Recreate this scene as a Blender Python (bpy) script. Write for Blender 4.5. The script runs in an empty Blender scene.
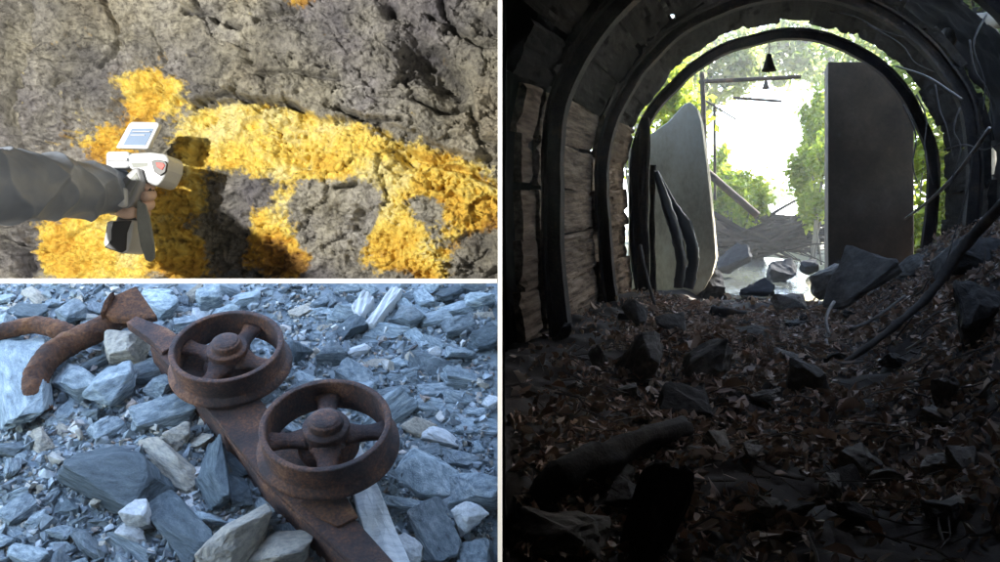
import bpy, bmesh, math, random
import numpy as np
from mathutils import Vector, Matrix
R = math.radians
scene = bpy.context.scene
C = scene.collection
# ------------------------------------------------------------------ camera
CZ = 1.5                                   # camera height
cd = bpy.data.cameras.new('camera'); cam = bpy.data.objects.new('camera', cd); C.objects.link(cam)
cd.sensor_width = 36; cd.lens = 36; cd.clip_start = 0.02; cd.clip_end = 2000
cam.location = (0, 0, CZ); cam.rotation_euler = (R(90), 0, 0)
scene.camera = cam
# ------------------------------------------------------------------ sky, sun, exposure
SUN = Vector((0.72, 0.48, 0.62)).normalized()
w = bpy.data.worlds.new('World'); scene.world = w; w.use_nodes = True
nt = w.node_tree; nt.nodes.clear()
sky = nt.nodes.new('ShaderNodeTexSky'); sky.sky_type = 'NISHITA'; sky.sun_disc = False
sky.sun_elevation = math.asin(SUN.z); sky.sun_rotation = math.atan2(SUN.x, SUN.y)
bg = nt.nodes.new('ShaderNodeBackground'); bg.inputs[1].default_value = 0.15
wo = nt.nodes.new('ShaderNodeOutputWorld')
nt.links.new(sky.outputs[0], bg.inputs[0]); nt.links.new(bg.outputs[0], wo.inputs[0])
sd = bpy.data.lights.new('sun', 'SUN'); sd.energy = 5.0; sd.angle = R(0.5); sd.color = (1, .95, .86)
so = bpy.data.objects.new('sun', sd); C.objects.link(so)
so.rotation_euler = SUN.to_track_quat('Z', 'Y').to_euler()
# the miner's lamp that lights the ochre rock face
LAMP = Vector((-0.75, 0.35, CZ + 0.25))
ld = bpy.data.lights.new('headlamp', 'SPOT'); ld.energy = 10.5; ld.spot_size = R(132); ld.spot_blend = .8
ld.shadow_soft_size = 0.012; ld.color = (1, .96, .88)
lo = bpy.data.objects.new('headlamp', ld); C.objects.link(lo); lo.location = LAMP
lo.rotation_euler = (LAMP - Vector((-0.34, 1.6, CZ + .12))).to_track_quat('Z', 'Y').to_euler()
vs = scene.view_settings
vs.view_transform = 'Standard'; vs.look = 'None'; vs.gamma = 1; vs.use_curve_mapping = False
vs.exposure = 3.6
scene.render.engine = 'CYCLES'
cy = scene.cycles
cy.max_bounces = 6; cy.diffuse_bounces = 4; cy.glossy_bounces = 3; cy.transmission_bounces = 4; cy.transparent_max_bounces = 6
cy.use_denoising = True; cy.sample_clamp_indirect = 8
# ------------------------------------------------------------------ numpy noise
def _h(ix, iy, iz, seed):
    n = (ix * 374761393 + iy * 668265263 + iz * 2147483647 // 7 + seed * 1274126177) & 0xFFFFFFFF
    n = ((n ^ (n >> 13)) * 1274126177) & 0xFFFFFFFF
    n = ((n ^ (n >> 16)) * 2246822519) & 0xFFFFFFFF
    return ((n ^ (n >> 15)) & 0xFFFFFF) / float(0xFFFFFF)
def vnoise(x, y, z=None, seed=0):
    x = np.asarray(x, float); y = np.asarray(y, float); z = np.zeros_like(x) if z is None else np.asarray(z, float)
    xi, yi, zi = np.floor(x).astype(np.int64), np.floor(y).astype(np.int64), np.floor(z).astype(np.int64)
    fx, fy, fz = x - xi, y - yi, z - zi
    fx, fy, fz = [f * f * f * (f * (f * 6 - 15) + 10) for f in (fx, fy, fz)]
    r = 0
    for dx in (0, 1):
        for dy in (0, 1):
            for dz in (0, 1):
                wt = (fx if dx else 1 - fx) * (fy if dy else 1 - fy) * (fz if dz else 1 - fz)
                r = r + wt * _h(xi + dx, yi + dy, zi + dz, seed)
    return r * 2 - 1
def fbm(x, y, z=None, oct=4, seed=0, gain=.5, ridged=False):
    s = 0; a = 1; tot = 0; f = 1.0
    for o in range(oct):
        n = vnoise(np.asarray(x) * f + 17.3 * o, np.asarray(y) * f + 5.1 * o, None if z is None else np.asarray(z) * f, seed + o * 31)
        if ridged: n = 1 - 2 * np.abs(n)
        s = s + a * n; tot += a; a *= gain; f *= 2.03
    return s / tot
def sstep(a, b, x):
    t = np.clip((np.asarray(x, float) - a) / (b - a), 0, 1); return t * t * (3 - 2 * t)
# ------------------------------------------------------------------ object helpers
def link(o, parent=None):
    C.objects.link(o)
    if parent is not None: o.parent = parent
    return o
def tag(o, label=None, cat=None, group=None, kind=None):
    if label: o['label'] = label
    if cat: o['category'] = cat
    if group: o['group'] = group
    if kind: o['kind'] = kind
    return o
def empty(name, loc):
    o = bpy.data.objects.new(name, None); C.objects.link(o); o.location = loc; o.empty_display_size = .1
    return o
def mesh_obj(name, verts, faces, mat, parent=None, smooth=False):
    me = bpy.data.meshes.new(name)
    me.from_pydata([tuple(v) for v in verts], [], [tuple(f) for f in faces]); me.update()
    if mat: me.materials.append(mat)
    if smooth: me.polygons.foreach_set('use_smooth', [True] * len(me.polygons))
    o = bpy.data.objects.new(name, me)
    link(o)
    if parent is not None: put(o, parent)
    return o
def put(o, parent):
    """parent o keeping its world coordinates (parents are unrotated empties or meshes at known places)"""
    o.parent = parent
    o.matrix_parent_inverse = world_of(parent).inverted()
    return o
def world_of(o):
    m = Matrix.LocRotScale(o.location, o.rotation_euler, o.scale)
    if o.parent is not None: m = world_of(o.parent) @ o.matrix_parent_inverse @ m
    return m
def bm_obj(name, bm, mat, parent=None, smooth=False):
    me = bpy.data.meshes.new(name); bm.to_mesh(me); bm.free()
    if mat: me.materials.append(mat)
    if smooth: me.polygons.foreach_set('use_smooth', [True] * len(me.polygons))
    o = bpy.data.objects.new(name, me); link(o)
    if parent is not None: put(o, parent)
    return o
def grid_obj(name, P, mat, parent=None, smooth=True, keep=None):
    """P: (n,m,3) array"""
    n, m = P.shape[:2]
    idx = np.arange(n * m).reshape(n, m)
    f = np.stack([idx[:-1, :-1], idx[:-1, 1:], idx[1:, 1:], idx[1:, :-1]], -1)
    if keep is not None:
        k = keep[:-1, :-1] & keep[:-1, 1:] & keep[1:, 1:] & keep[1:, :-1]
        f = f[k]
    f = f.reshape(-1, 4)
    V = P.reshape(-1, 3)
    if keep is not None:
        used = np.unique(f); rm = -np.ones(n * m, int); rm[used] = np.arange(len(used)); f = rm[f]; V = V[used]
    return np_mesh(name, V, f, mat, parent, smooth)
def np_mesh(name, V, F, mat, parent=None, smooth=False):
    """F (k,n) int array, all faces of one size"""
    V = np.asarray(V, np.float32); F = np.asarray(F, np.int32)
    me = bpy.data.meshes.new(name); n = F.shape[1]
    me.vertices.add(len(V)); me.vertices.foreach_set('co', V.ravel())
    me.loops.add(F.size); me.loops.foreach_set('vertex_index', F.ravel())
    me.polygons.add(len(F)); me.polygons.foreach_set('loop_start', np.arange(0, F.size, n, dtype=np.int32))
    me.polygons.foreach_set('loop_total', np.full(len(F), n, np.int32))
    me.polygons.foreach_set('use_smooth', [smooth] * len(F))
    me.update(calc_edges=True); me.validate()
    if mat: me.materials.append(mat)
    o = bpy.data.objects.new(name, me); link(o)
    if parent is not None: put(o, parent)
    return o
def tube(name, pts, radii, mat, parent=None, seg=10, rough=0, seed=0, sub=6, flat=1.0, rfreq=22, smooth=True):
    """smooth tapered tube through pts with noisy surface"""
    pts = np.array([tuple(p) for p in pts], float); radii = np.array(radii, float)
    n = len(pts); T = np.arange(n); tt = np.linspace(0, n - 1, (n - 1) * sub + 1)
    def cr(A):
        out = []
        for t in tt:
            i = min(int(t), n - 2); f = t - i
            p0, p1, p2, p3 = A[max(i - 1, 0)], A[i], A[i + 1], A[min(i + 2, n - 1)]
            out.append(.5 * ((2 * p1) + (p2 - p0) * f + (2 * p0 - 5 * p1 + 4 * p2 - p3) * f * f + (3 * p1 - p0 - 3 * p2 + p3) * f ** 3))
        return np.array(out)
    P = cr(pts); rr = np.interp(tt, T, radii)
    V = []; up = np.array((0.13, .21, .97))
    D = np.gradient(P, axis=0); D /= np.linalg.norm(D, axis=1)[:, None] + 1e-12
    a = np.cross(D[0], up); a /= np.linalg.norm(a)
    ang = np.linspace(0, 2 * math.pi, seg, endpoint=False)
    for i in range(len(P)):
        a = a - D[i] * np.dot(a, D[i]); a /= np.linalg.norm(a); b = np.cross(D[i], a)
        V.append(P[i] + rr[i] * (np.cos(ang)[:, None] * a * flat + np.sin(ang)[:, None] * b))
    V = np.array(V)
    if rough:
        nz = fbm(V[..., 0] * rfreq, V[..., 1] * rfreq, V[..., 2] * rfreq, 3, seed)
        V = V + (V - P[:, None]) * nz[..., None] * rough
    m = len(P); idx = np.arange(m * seg).reshape(m, seg)
    F = np.stack([idx[:-1], np.roll(idx[:-1], -1, 1), np.roll(idx[1:], -1, 1), idx[1:]], -1).reshape(-1, 4).tolist()
    F += [list(idx[0][::-1]), list(idx[-1])]
    return mesh_obj(name, V.reshape(-1, 3), F, mat, parent, smooth)
def lathe_bm(bm, prof, seg=48, M=Matrix()):
    rings = []
    for r, z in prof:
        rings.append([bm.verts.new(M @ Vector((r * math.cos(2 * math.pi * k / seg), r * math.sin(2 * math.pi * k / seg), z))) for k in range(seg)])
    for a, b in zip(rings, rings[1:]):
        for k in range(seg):
            bm.faces.new((a[k], a[(k + 1) % seg], b[(k + 1) % seg], b[k]))
    return rings
def box_bm(bm, lo, hi, M=Matrix()):
    v = [bm.verts.new(M @ Vector((x, y, z))) for x in (lo[0], hi[0]) for y in (lo[1], hi[1]) for z in (lo[2], hi[2])]
    for f in ((0, 1, 3, 2), (4, 6, 7, 5), (0, 4, 5, 1), (2, 3, 7, 6), (0, 2, 6, 4), (1, 5, 7, 3)):
        bm.faces.new([v[i] for i in f])
def bevel(o, wd, seg=2, ang=30):
    m = o.modifiers.new('bevel', 'BEVEL'); m.width = wd; m.segments = seg; m.limit_method = 'ANGLE'; m.angle_limit = R(ang); return o
def at(px, py, Y):
    return Vector(((px - 500) / 1000 * Y, Y, CZ + (281 - py) / 1000 * Y))
# ------------------------------------------------------------------ materials
def mat_new(name):
    m = bpy.data.materials.new(name); m.use_nodes = True
    n = m.node_tree.nodes; n.clear(); return m, n, m.node_tree.links
def ramp(n, stops):
    r = n.new('ShaderNodeValToRGB'); e = r.color_ramp.elements
    while len(e) < len(stops): e.new(.5)
    for i, (p, c) in enumerate(stops): e[i].position = p; e[i].color = (*c, 1)
    return r
def rockmat(name, stops, scale=8, rough=.85, bump=.4, bscale=60, rnd=.25, stretch=(1, 1, 1), spec=.3, metallic=0, detail=8, fine=.35):
    """object-space noise colour with per-object value shift and bump"""
    m, n, l = mat_new(name)
    out = n.new('ShaderNodeOutputMaterial'); b = n.new('ShaderNodeBsdfPrincipled')
    tc = n.new('ShaderNodeTexCoord'); mp = n.new('ShaderNodeMapping'); mp.inputs['Scale'].default_value = stretch
    oi = n.new('ShaderNodeObjectInfo')
    l.new(tc.outputs['Object'], mp.inputs[0])
    add = n.new('ShaderNodeVectorMath'); add.operation = 'ADD'
    sc = n.new('ShaderNodeVectorMath'); sc.operation = 'SCALE'; sc.inputs[0].default_value = (37, 11, 23)
    l.new(oi.outputs['Random'], sc.inputs['Scale']); l.new(mp.outputs[0], add.inputs[0]); l.new(sc.outputs[0], add.inputs[1])
    nz = n.new('ShaderNodeTexNoise'); nz.inputs['Scale'].default_value = scale; nz.inputs['Detail'].default_value = detail; nz.inputs['Roughness'].default_value = .62
    l.new(add.outputs[0], nz.inputs['Vector'])
    n2 = n.new('ShaderNodeTexNoise'); n2.inputs['Scale'].default_value = bscale; n2.inputs['Detail'].default_value = 6; n2.inputs['Roughness'].default_value = .7
    l.new(add.outputs[0], n2.inputs['Vector'])
    mx = n.new('ShaderNodeMath'); mx.operation = 'MULTIPLY_ADD'; mx.inputs[1].default_value = fine; 
    l.new(n2.outputs[0], mx.inputs[0]); l.new(nz.outputs[0], mx.inputs[2])
    sb = n.new('ShaderNodeMath'); sb.operation = 'SUBTRACT'; sb.inputs[1].default_value = fine * .5; l.new(mx.outputs[0], sb.inputs[0])
    rp = ramp(n, stops); l.new(sb.outputs[0], rp.inputs[0])
    hs = n.new('ShaderNodeHueSaturation')
    mr = n.new('ShaderNodeMapRange'); mr.inputs['To Min'].default_value = 1 - rnd; mr.inputs['To Max'].default_value = 1 + rnd
    l.new(oi.outputs['Random'], mr.inputs[0]); l.new(mr.outputs[0], hs.inputs['Value']); l.new(rp.outputs[0], hs.inputs['Color'])
    l.new(hs.outputs[0], b.inputs['Base Color'])
    b.inputs['Roughness'].default_value = rough; b.inputs['Metallic'].default_value = metallic; b.inputs['Specular IOR Level'].default_value = spec
    bp = n.new('ShaderNodeBump'); bp.inputs['Strength'].default_value = bump; bp.inputs['Distance'].default_value = .01
    l.new(mx.outputs[0], bp.inputs['Height']); l.new(bp.outputs[0], b.inputs['Normal'])
    l.new(b.outputs[0], out.inputs[0])
    return m
def plain(name, col, rough=.5, metallic=0, spec=.5, var=.12, scale=25, bump=.05):
    c = np.array(col)
    return rockmat(name, [(.3, tuple(c * (1 - var))), (.7, tuple(np.minimum(c * (1 + var), 1)))], scale, rough, bump, scale * 6, 0, spec=spec, metallic=metallic, detail=4)
def leafmat(name, cols, trans=.5):
    m, n, l = mat_new(name)
    out = n.new('ShaderNodeOutputMaterial'); g = n.new('ShaderNodeNewGeometry')
    rp = ramp(n, [(i / max(1, len(cols) - 1), c) for i, c in enumerate(cols)])
    l.new(g.outputs['Random Per Island'], rp.inputs[0])
    d = n.new('ShaderNodeBsdfPrincipled'); d.inputs['Roughness'].default_value = .6; l.new(rp.outputs[0], d.inputs['Base Color'])
    t = n.new('ShaderNodeBsdfTranslucent'); l.new(rp.outputs[0], t.inputs[0])
    mx = n.new('ShaderNodeMixShader'); mx.inputs[0].default_value = trans
    l.new(d.outputs[0], mx.inputs[1]); l.new(t.outputs[0], mx.inputs[2]); l.new(mx.outputs[0], out.inputs[0])
    return m
M = {}
M['board'] = plain('white_painted_board', (.9, .9, .89), .6, var=.01)
M['slate'] = rockmat('blue_grey_slate', [(.24, (.07, .09, .105)), (.40, (.19, .235, .26)), (.53, (.29, .345, .37)), (.65, (.43, .475, .485)), (.8, (.62, .63, .62))], 5, .7, .9, 45, .45, (1, 1, 3.2), fine=.55)
M['dark'] = rockmat('dark_slate', [(.25, (.04, .055, .065)), (.5, (.105, .135, .15)), (.66, (.17, .205, .22)), (.8, (.32, .34, .34))], 5, .65, .9, 45, .25, (1, 1, 3.5), fine=.55)
M['tan'] = rockmat('tan_stone', [(.25, (.16, .15, .135)), (.5, (.33, .30, .25)), (.68, (.44, .38, .29)), (.8, (.5, .47, .42))], 10, .85, .5, 60, .2)
M['pale'] = rockmat('pale_quartz_stone', [(.25, (.34, .34, .33)), (.5, (.52, .53, .53)), (.8, (.68, .68, .67))], 8, .8, .4, 60, .15)
M['rust'] = rockmat('rusty_iron', [(.24, (.016, .011, .011)), (.42, (.042, .022, .019)), (.54, (.085, .038, .024)), (.64, (.165, .068, .031)), (.76, (.27, .13, .065)), (.86, (.34, .22, .15))], 10, .72, .8, 120, .08, spec=.4, fine=.75)
M['rusthook'] = rockmat('flaky_rusty_iron', [(.22, (.018, .013, .011)), (.42, (.065, .030, .018)), (.6, (.16, .068, .03)), (.74, (.25, .125, .055)), (.87, (.42, .34, .26))], 15, .85, .9, 110, .08, spec=.3, fine=.7)
M['wood'] = rockmat('weathered_pale_wood', [(.25, (.36, .37, .37)), (.5, (.60, .61, .60)), (.8, (.76, .75, .72))], 5, .8, .4, 60, .1, (1, 14, 14))
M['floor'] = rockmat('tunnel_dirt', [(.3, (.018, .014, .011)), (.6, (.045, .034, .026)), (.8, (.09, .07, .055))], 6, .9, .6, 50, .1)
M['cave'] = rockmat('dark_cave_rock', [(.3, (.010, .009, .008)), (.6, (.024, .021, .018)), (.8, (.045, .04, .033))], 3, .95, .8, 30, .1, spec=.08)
M['trock'] = rockmat('tunnel_rock', [(.25, (.075, .068, .058)), (.5, (.16, .145, .122)), (.75, (.27, .25, .215))], 6, .8, .5, 50, .25)
M['tdark'] = rockmat('black_tunnel_rock', [(.25, (.022, .020, .018)), (.55, (.05, .046, .04)), (.8, (.10, .094, .085))], 6, .8, .6, 50, .25)
M['block'] = rockmat('grey_block_stone', [(.3, (.018, .019, .022)), (.7, (.038, .04, .044))], 6, .95, .4, 50, .2, spec=.04)
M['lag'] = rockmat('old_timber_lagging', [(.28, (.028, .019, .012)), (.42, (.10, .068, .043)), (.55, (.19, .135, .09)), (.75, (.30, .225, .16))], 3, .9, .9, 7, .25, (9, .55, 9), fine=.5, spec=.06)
M['lagshade'] = rockmat('shade_black_lagging', [(.25, (.005, .004, .0035)), (.5, (.011, .009, .007)), (.8, (.027, .022, .017))], 3, .9, .9, 7, .25, (9, .55, 9), fine=.5, spec=.06)  # darker copy of the lagging colour, vault shade painted into the planks
M['oldbeam'] = rockmat('rotten_dark_beam', [(.3, (.014, .012, .010)), (.6, (.04, .034, .028)), (.8, (.09, .08, .068))], 9, .9, 1, 60, .1, (1, 1, 1), fine=.6)
M['rib'] = rockmat('dark_arch_steel', [(.3, (.012, .010, .009)), (.55, (.032, .024, .018)), (.75, (.08, .048, .028))], 9, .85, .8, 80, .1, fine=.6, spec=.2)
M['bark'] = rockmat('dead_branch_bark', [(.3, (.05, .042, .034)), (.6, (.12, .105, .088)), (.8, (.22, .20, .175))], 12, .85, .5, 90, .25)
M['brush'] = rockmat('grey_brush', [(.3, (.010, .008, .006)), (.6, (.030, .023, .018)), (.8, (.07, .058, .046))], 12, .95, .5, 90, .4, spec=.05)
M['palebark'] = rockmat('bleached_twig', [(.3, (.25, .22, .18)), (.7, (.5, .46, .40))], 12, .8, .3, 90, .1)
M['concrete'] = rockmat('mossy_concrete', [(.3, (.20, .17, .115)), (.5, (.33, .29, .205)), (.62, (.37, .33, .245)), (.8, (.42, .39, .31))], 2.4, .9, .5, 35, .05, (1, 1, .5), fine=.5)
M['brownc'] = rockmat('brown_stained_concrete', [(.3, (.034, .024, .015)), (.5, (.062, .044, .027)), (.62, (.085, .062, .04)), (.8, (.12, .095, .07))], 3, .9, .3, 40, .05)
M['leafbrown'] = leafmat('fallen_leaves', [(.15, .085, .052), (.28, .165, .10), (.38, .26, .17), (.20, .13, .085), (.45, .34, .25), (.30, .15, .075), (.60, .50, .41), (.17, .105, .07)], .15)
M['bush'] = leafmat('sunlit_bush_leaf', [(.17, .24, .015), (.23, .30, .02), (.30, .33, .03), (.14, .21, .015)], .6)
M['tree'] = leafmat('broadleaf_leaf', [(.13, .18, .04), (.19, .23, .06), (.24, .26, .08), (.11, .155, .035)], .6)
M['trunk'] = rockmat('tree_bark', [(.3, (.06, .05, .04)), (.7, (.16, .14, .11))], 8, .9, .6, 40, .1)
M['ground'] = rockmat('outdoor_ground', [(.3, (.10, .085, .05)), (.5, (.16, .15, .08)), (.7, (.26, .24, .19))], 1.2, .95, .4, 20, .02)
# ------------------------------------------------------------------ tunnel frame of reference
TD = Vector(((765 - 500) / 1000, 1, (281 - 203) / 1000)).normalized()
TR = TD.cross(Vector((0, 0, 1))).normalized(); TU = TR.cross(TD).normalized()
CO = Vector((0, 0, CZ))
def tun(s, t, h): return CO + TR * s + TD * t + TU * h
def tun_np(s, t, h):
    s, t, h = np.broadcast_arrays(s, t, h)
    return np.array(CO) + s[..., None] * np.array(TR) + t[..., None] * np.array(TD) + h[..., None] * np.array(TU)
def pix_t(px, py, t):
    """point on the ray of a pixel at tunnel distance t"""
    d = Vector(((px - 500) / 1000, 1, (281 - py) / 1000)); return CO + d * (t / d.dot(TD))
def st_of(p):
    q = p - CO; return q.dot(TR), q.dot(TD), q.dot(TU)
RAD = 1.0                                   # inner radius of the arch ribs
CS, CH = 0.09, 0.16                         # arch centre in (s,h)
def floor_h(s, t):
    s = np.asarray(s, float); t = np.asarray(t, float)
    h = -0.70 + .05 * fbm(s * 2.2, t * 2.2, None, 3, 5) + .025 * fbm(s * 9, t * 9, None, 2, 8)
    h = h + .62 * sstep(.30, 1.35, s) * sstep(8.2, 6.8, t) * (1 - .25 * sstep(6.0, 7.2, t))
    h = h - .14 * sstep(7.35, 7.8, t) * sstep(.62, .4, np.abs(s - .02))
    h = h + .10 * sstep(-.3, -.9, s) * sstep(7.5, 6.5, t) + .10 * np.exp(-((s + .25) ** 2 / .12 + (t - 4.6) ** 2 / .5))
    return h
def floor_hit(px, py, lift=0):
    t = 1.2
    while t < 14:
        p = pix_t(px, py, t); s, tt, h = st_of(p)
        if h <= float(floor_h(s, t)) + lift: return p
        t += .01
    return p
# ================================================================== STRUCTURE
# boards added to draw the white dividing lines between the bays, seen edge-on
TH = 0.0034
M['boardface'] = plain('grey_fill_board', (.34, .335, .325), .8, var=.15)  # face grey chosen for how much lamp light the added boards bounce
bm = bmesh.new(); box_bm(bm, (-TH * .5, .76, CZ - 1.28), (TH * .5, 4.6, CZ + 1.58))
o = bm_obj('added_divider_board', bm, M['boardface'])
tag(o, 'added upright thin grey board with white front edge between left bays and tunnel', 'added board')
bm = bmesh.new(); box_bm(bm, (-TH * .5, .75, CZ - 1.28), (TH * .5, .76, CZ + 1.58)); bm_obj('white_line_edging', bm, M['board'], o)
bm = bmesh.new(); box_bm(bm, (-1.68, .76, CZ - TH * .5), (-TH * .5 - .0005, 1.62, CZ + TH * .5))
o = bm_obj('added_level_board', bm, M['boardface'])
tag(o, 'added level thin grey shelf with white front edge between ochre rock and grey scree', 'divider')
bm = bmesh.new(); box_bm(bm, (-1.68, .75, CZ - TH * .5), (-TH * .5 - .0005, .76, CZ + TH * .5)); bm_obj('white_line_edging', bm, M['board'], o)
# unseen dark gallery added round the viewpoint to keep skylight off the bays
bm = bmesh.new()
lo_, hi_ = (-1.7, -1.6, CZ - 1.3), (3.0, 1.5, CZ + 1.6)
for a, b in (((lo_[0], lo_[1], lo_[2] - .2), (hi_[0], hi_[1] + .05, lo_[2])), ((lo_[0], lo_[1], hi_[2]), (hi_[0], hi_[1] + .3, hi_[2] + .2)),
             ((lo_[0] - .2, lo_[1], lo_[2] - .2), (lo_[0] - .002, hi_[1] + .3, hi_[2] + .2)), ((hi_[0] + .002, lo_[1], lo_[2] - .2), (hi_[0] + .2, hi_[1], hi_[2] + .2)),
             ((lo_[0] - .2, lo_[1] - .2, lo_[2] - .2), (hi_[0] + .2, lo_[1] - .002, hi_[2] + .2))):
    box_bm(bm, a, b)
tag(bm_obj('added_gallery_rock', bm, M['cave']), kind='structure')
# rock round the tunnel's near end
xs = np.linspace(.004, 3.2, 90); zs = np.linspace(CZ - 1.55, CZ + 1.85, 90)
X, Z = np.meshgrid(xs, zs); Yv = 1.42 + .05 * fbm(X * 3, Z * 3, None, 4, 3)
P = np.stack([X, Yv, Z], -1)
q = P - np.array(CO); S_ = q @ np.array(TR) - CS; H_ = q @ np.array(TU) - CH
keep = (S_ ** 2 + H_ ** 2) > 1.2 ** 2
tag(grid_obj('tunnel_rock', P, M['cave'], keep=keep), kind='structure')
# tunnel shell
th = np.linspace(0, 2 * math.pi, 181); ts = np.linspace(1.15, 7.62, 165)
TT, TH_ = np.meshgrid(ts, th, indexing='ij')
rr = 1.36 + .10 * fbm(np.cos(TH_) * 2.5, np.sin(TH_) * 2.5, TT * 1.7, 4, 9) + .04 * fbm(np.cos(TH_) * 9, np.sin(TH_) * 9, TT * 7, 3, 4, ridged=True)
P = tun_np(CS + rr * np.cos(TH_), TT, CH + rr * np.sin(TH_))
P[..., 0] = np.maximum(P[..., 0], .007 + .004 * fbm(TT * 9, TH_ * 9, None, 3, 2))
hole = (((TH_ - R(41)) / R(15)) ** 2 + ((TT - 5.55) / .75) ** 2 + .5 * fbm(TH_ * 9, TT * 5, None, 3, 12)) < 1
hole |= (((TH_ - R(64)) / R(21)) ** 2 + ((TT - 4.45) / .58) ** 2 + .4 * fbm(TH_ * 9, TT * 5, None, 3, 13)) < 1  # unseen roof opening added to let skylight onto the floor
hole |= (TT > 7.27) & (TH_ > R(-25)) & (TH_ < R(122))
# clear view out of the broken roof only towards the far side
keep = ~hole
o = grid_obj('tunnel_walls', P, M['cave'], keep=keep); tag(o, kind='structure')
# hillside added unseen over the tunnel's left shoulder, keeps sun off the scree
ys = np.linspace(1.3, 6.6, 60); aa = np.linspace(0, 1, 30)
Yg, Ag = np.meshgrid(ys, aa, indexing='ij')
xx = np.interp(Ag, [0, .04, .35, .65, .96, 1], [.03, .03, .08, .7, .95, .95]); zz = np.interp(Ag, [0, .04, .35, .65, .96, 1], [1.62, 1.7, 2.5, 2.5, 1.75, 1.62])
xx = xx + .03 * fbm(Yg * 3, Ag * 7, None, 3, 2); zz = CZ + zz + .12 * fbm(Yg * 2, Ag * 5, None, 3, 6)
tag(grid_obj('sun_block_hill', np.stack([xx, Yg, zz], -1), M['ground']), kind='structure')
ts2 = np.linspace(1.5, 5.0, 50); aa = np.linspace(0, 1, 30); T2, A2 = np.meshgrid(ts2, aa, indexing='ij')
ss2 = np.interp(A2, [0, .3, .6, 1], [1.62, 1.9, 2.6, 4.5]) + .05 * fbm(T2 * 3, A2 * 7, None, 3, 42); h2 = np.interp(A2, [0, .3, .6, 1], [.2, 2.6, 4.2, 4.3]) + .15 * fbm(T2 * 2, A2 * 5, None, 3, 46)
tag(grid_obj('sun_block_hill', tun_np(ss2, T2, h2), M['ground']), kind='structure')  # unseen earth bank added to stop sun entering the roof opening
# tunnel floor
sg = np.linspace(-1.35, 1.45, 130); tg = np.linspace(1.0, 8.4, 300)
Tg, Sg = np.meshgrid(tg, sg, indexing='ij'); P = tun_np(Sg, Tg, floor_h(Sg, Tg)); P[..., 0] = np.maximum(P[..., 0], .005)
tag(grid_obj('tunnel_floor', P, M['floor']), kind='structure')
# outdoor ground, to the horizon
tg = np.concatenate([np.linspace(8.3, 20, 60), np.geomspace(21, 110, 40)]); sg = np.concatenate([-np.geomspace(60, 4, 40), np.linspace(-3.8, 3.8, 60), np.geomspace(4, 60, 40)])
Tg, Sg = np.meshgrid(tg, sg, indexing='ij')
hh = -0.70 + .06 * fbm(Sg * .8, Tg * .8, None, 4, 51) + .25 * sstep(.8, 3, np.abs(Sg - .1)) - .16 * sstep(.75, .45, np.abs(Sg - .02)) * sstep(15.5, 13.5, Tg)
P = tun_np(Sg, Tg, hh); P[..., 2] = P[..., 2] * 1.0 - sstep(9, 80, Tg) * (Tg * TD.z * .5)
tag(grid_obj('ground', P, M['ground']), kind='structure')
# ================================================================== ROCK FACE (upper left)
YR = 1.62
PX = np.arange(-40, 516, 1.0); PY = np.arange(-40, 296, 1.0)
gx, gy = np.meshgrid(PX, PY)
def blob(cx, cy, rx, ry, rot=0):
    c, s = math.cos(R(rot)), math.sin(R(rot)); dx, dy = gx - cx, gy - cy
    return np.exp(-(((dx * c + dy * s) / rx) ** 2 + ((-dx * s + dy * c) / ry) ** 2))
def polyd(pts):
    d = np.full(gx.shape, 1e9)
    for (x0, y0), (x1, y1) in zip(pts, pts[1:]):
        L = (x1 - x0) ** 2 + (y1 - y0) ** 2
        t = np.clip(((gx - x0) * (x1 - x0) + (gy - y0) * (y1 - y0)) / L, 0, 1)
        d = np.minimum(d, np.hypot(gx - x0 - t * (x1 - x0), gy - y0 - t * (y1 - y0)))
    return d
wx = gx + 7 * fbm(gx / 22, gy / 22, None, 3, 71); wy = gy + 7 * fbm(gx / 22, gy / 22, None, 3, 72)
def facets(cell, seed, wa):
    x = (gx + wa * fbm(gx / (cell * .8), gy / (cell * .8), None, 4, seed + 1)) / cell; y = (gy + wa * fbm(gx / (cell * .8), gy / (cell * .8), None, 4, seed + 2)) / (cell * .75)
    xi, yi = np.floor(x).astype(np.int64), np.floor(y).astype(np.int64); best = np.full(gx.shape, 9e9); h = np.zeros(gx.shape)
    zz = np.zeros_like(xi)
    for dx in (-1, 0, 1):
        for dy in (-1, 0, 1):
            cx, cy = xi + dx, yi + dy
            px, py = cx + _h(cx, cy, zz, seed), cy + _h(cx, cy, zz, seed + 3)
            d = (x - px) ** 2 + (y - py) ** 2; m = d < best
            hh = (_h(cx, cy, zz, seed + 5) - .5) + (_h(cx, cy, zz, seed + 7) - .5) * 1.6 * (x - px) + (_h(cx, cy, zz, seed + 9) - .5) * 1.6 * (y - py)
            h = np.where(m, hh, h); best = np.where(m, d, best)
    return h
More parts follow.
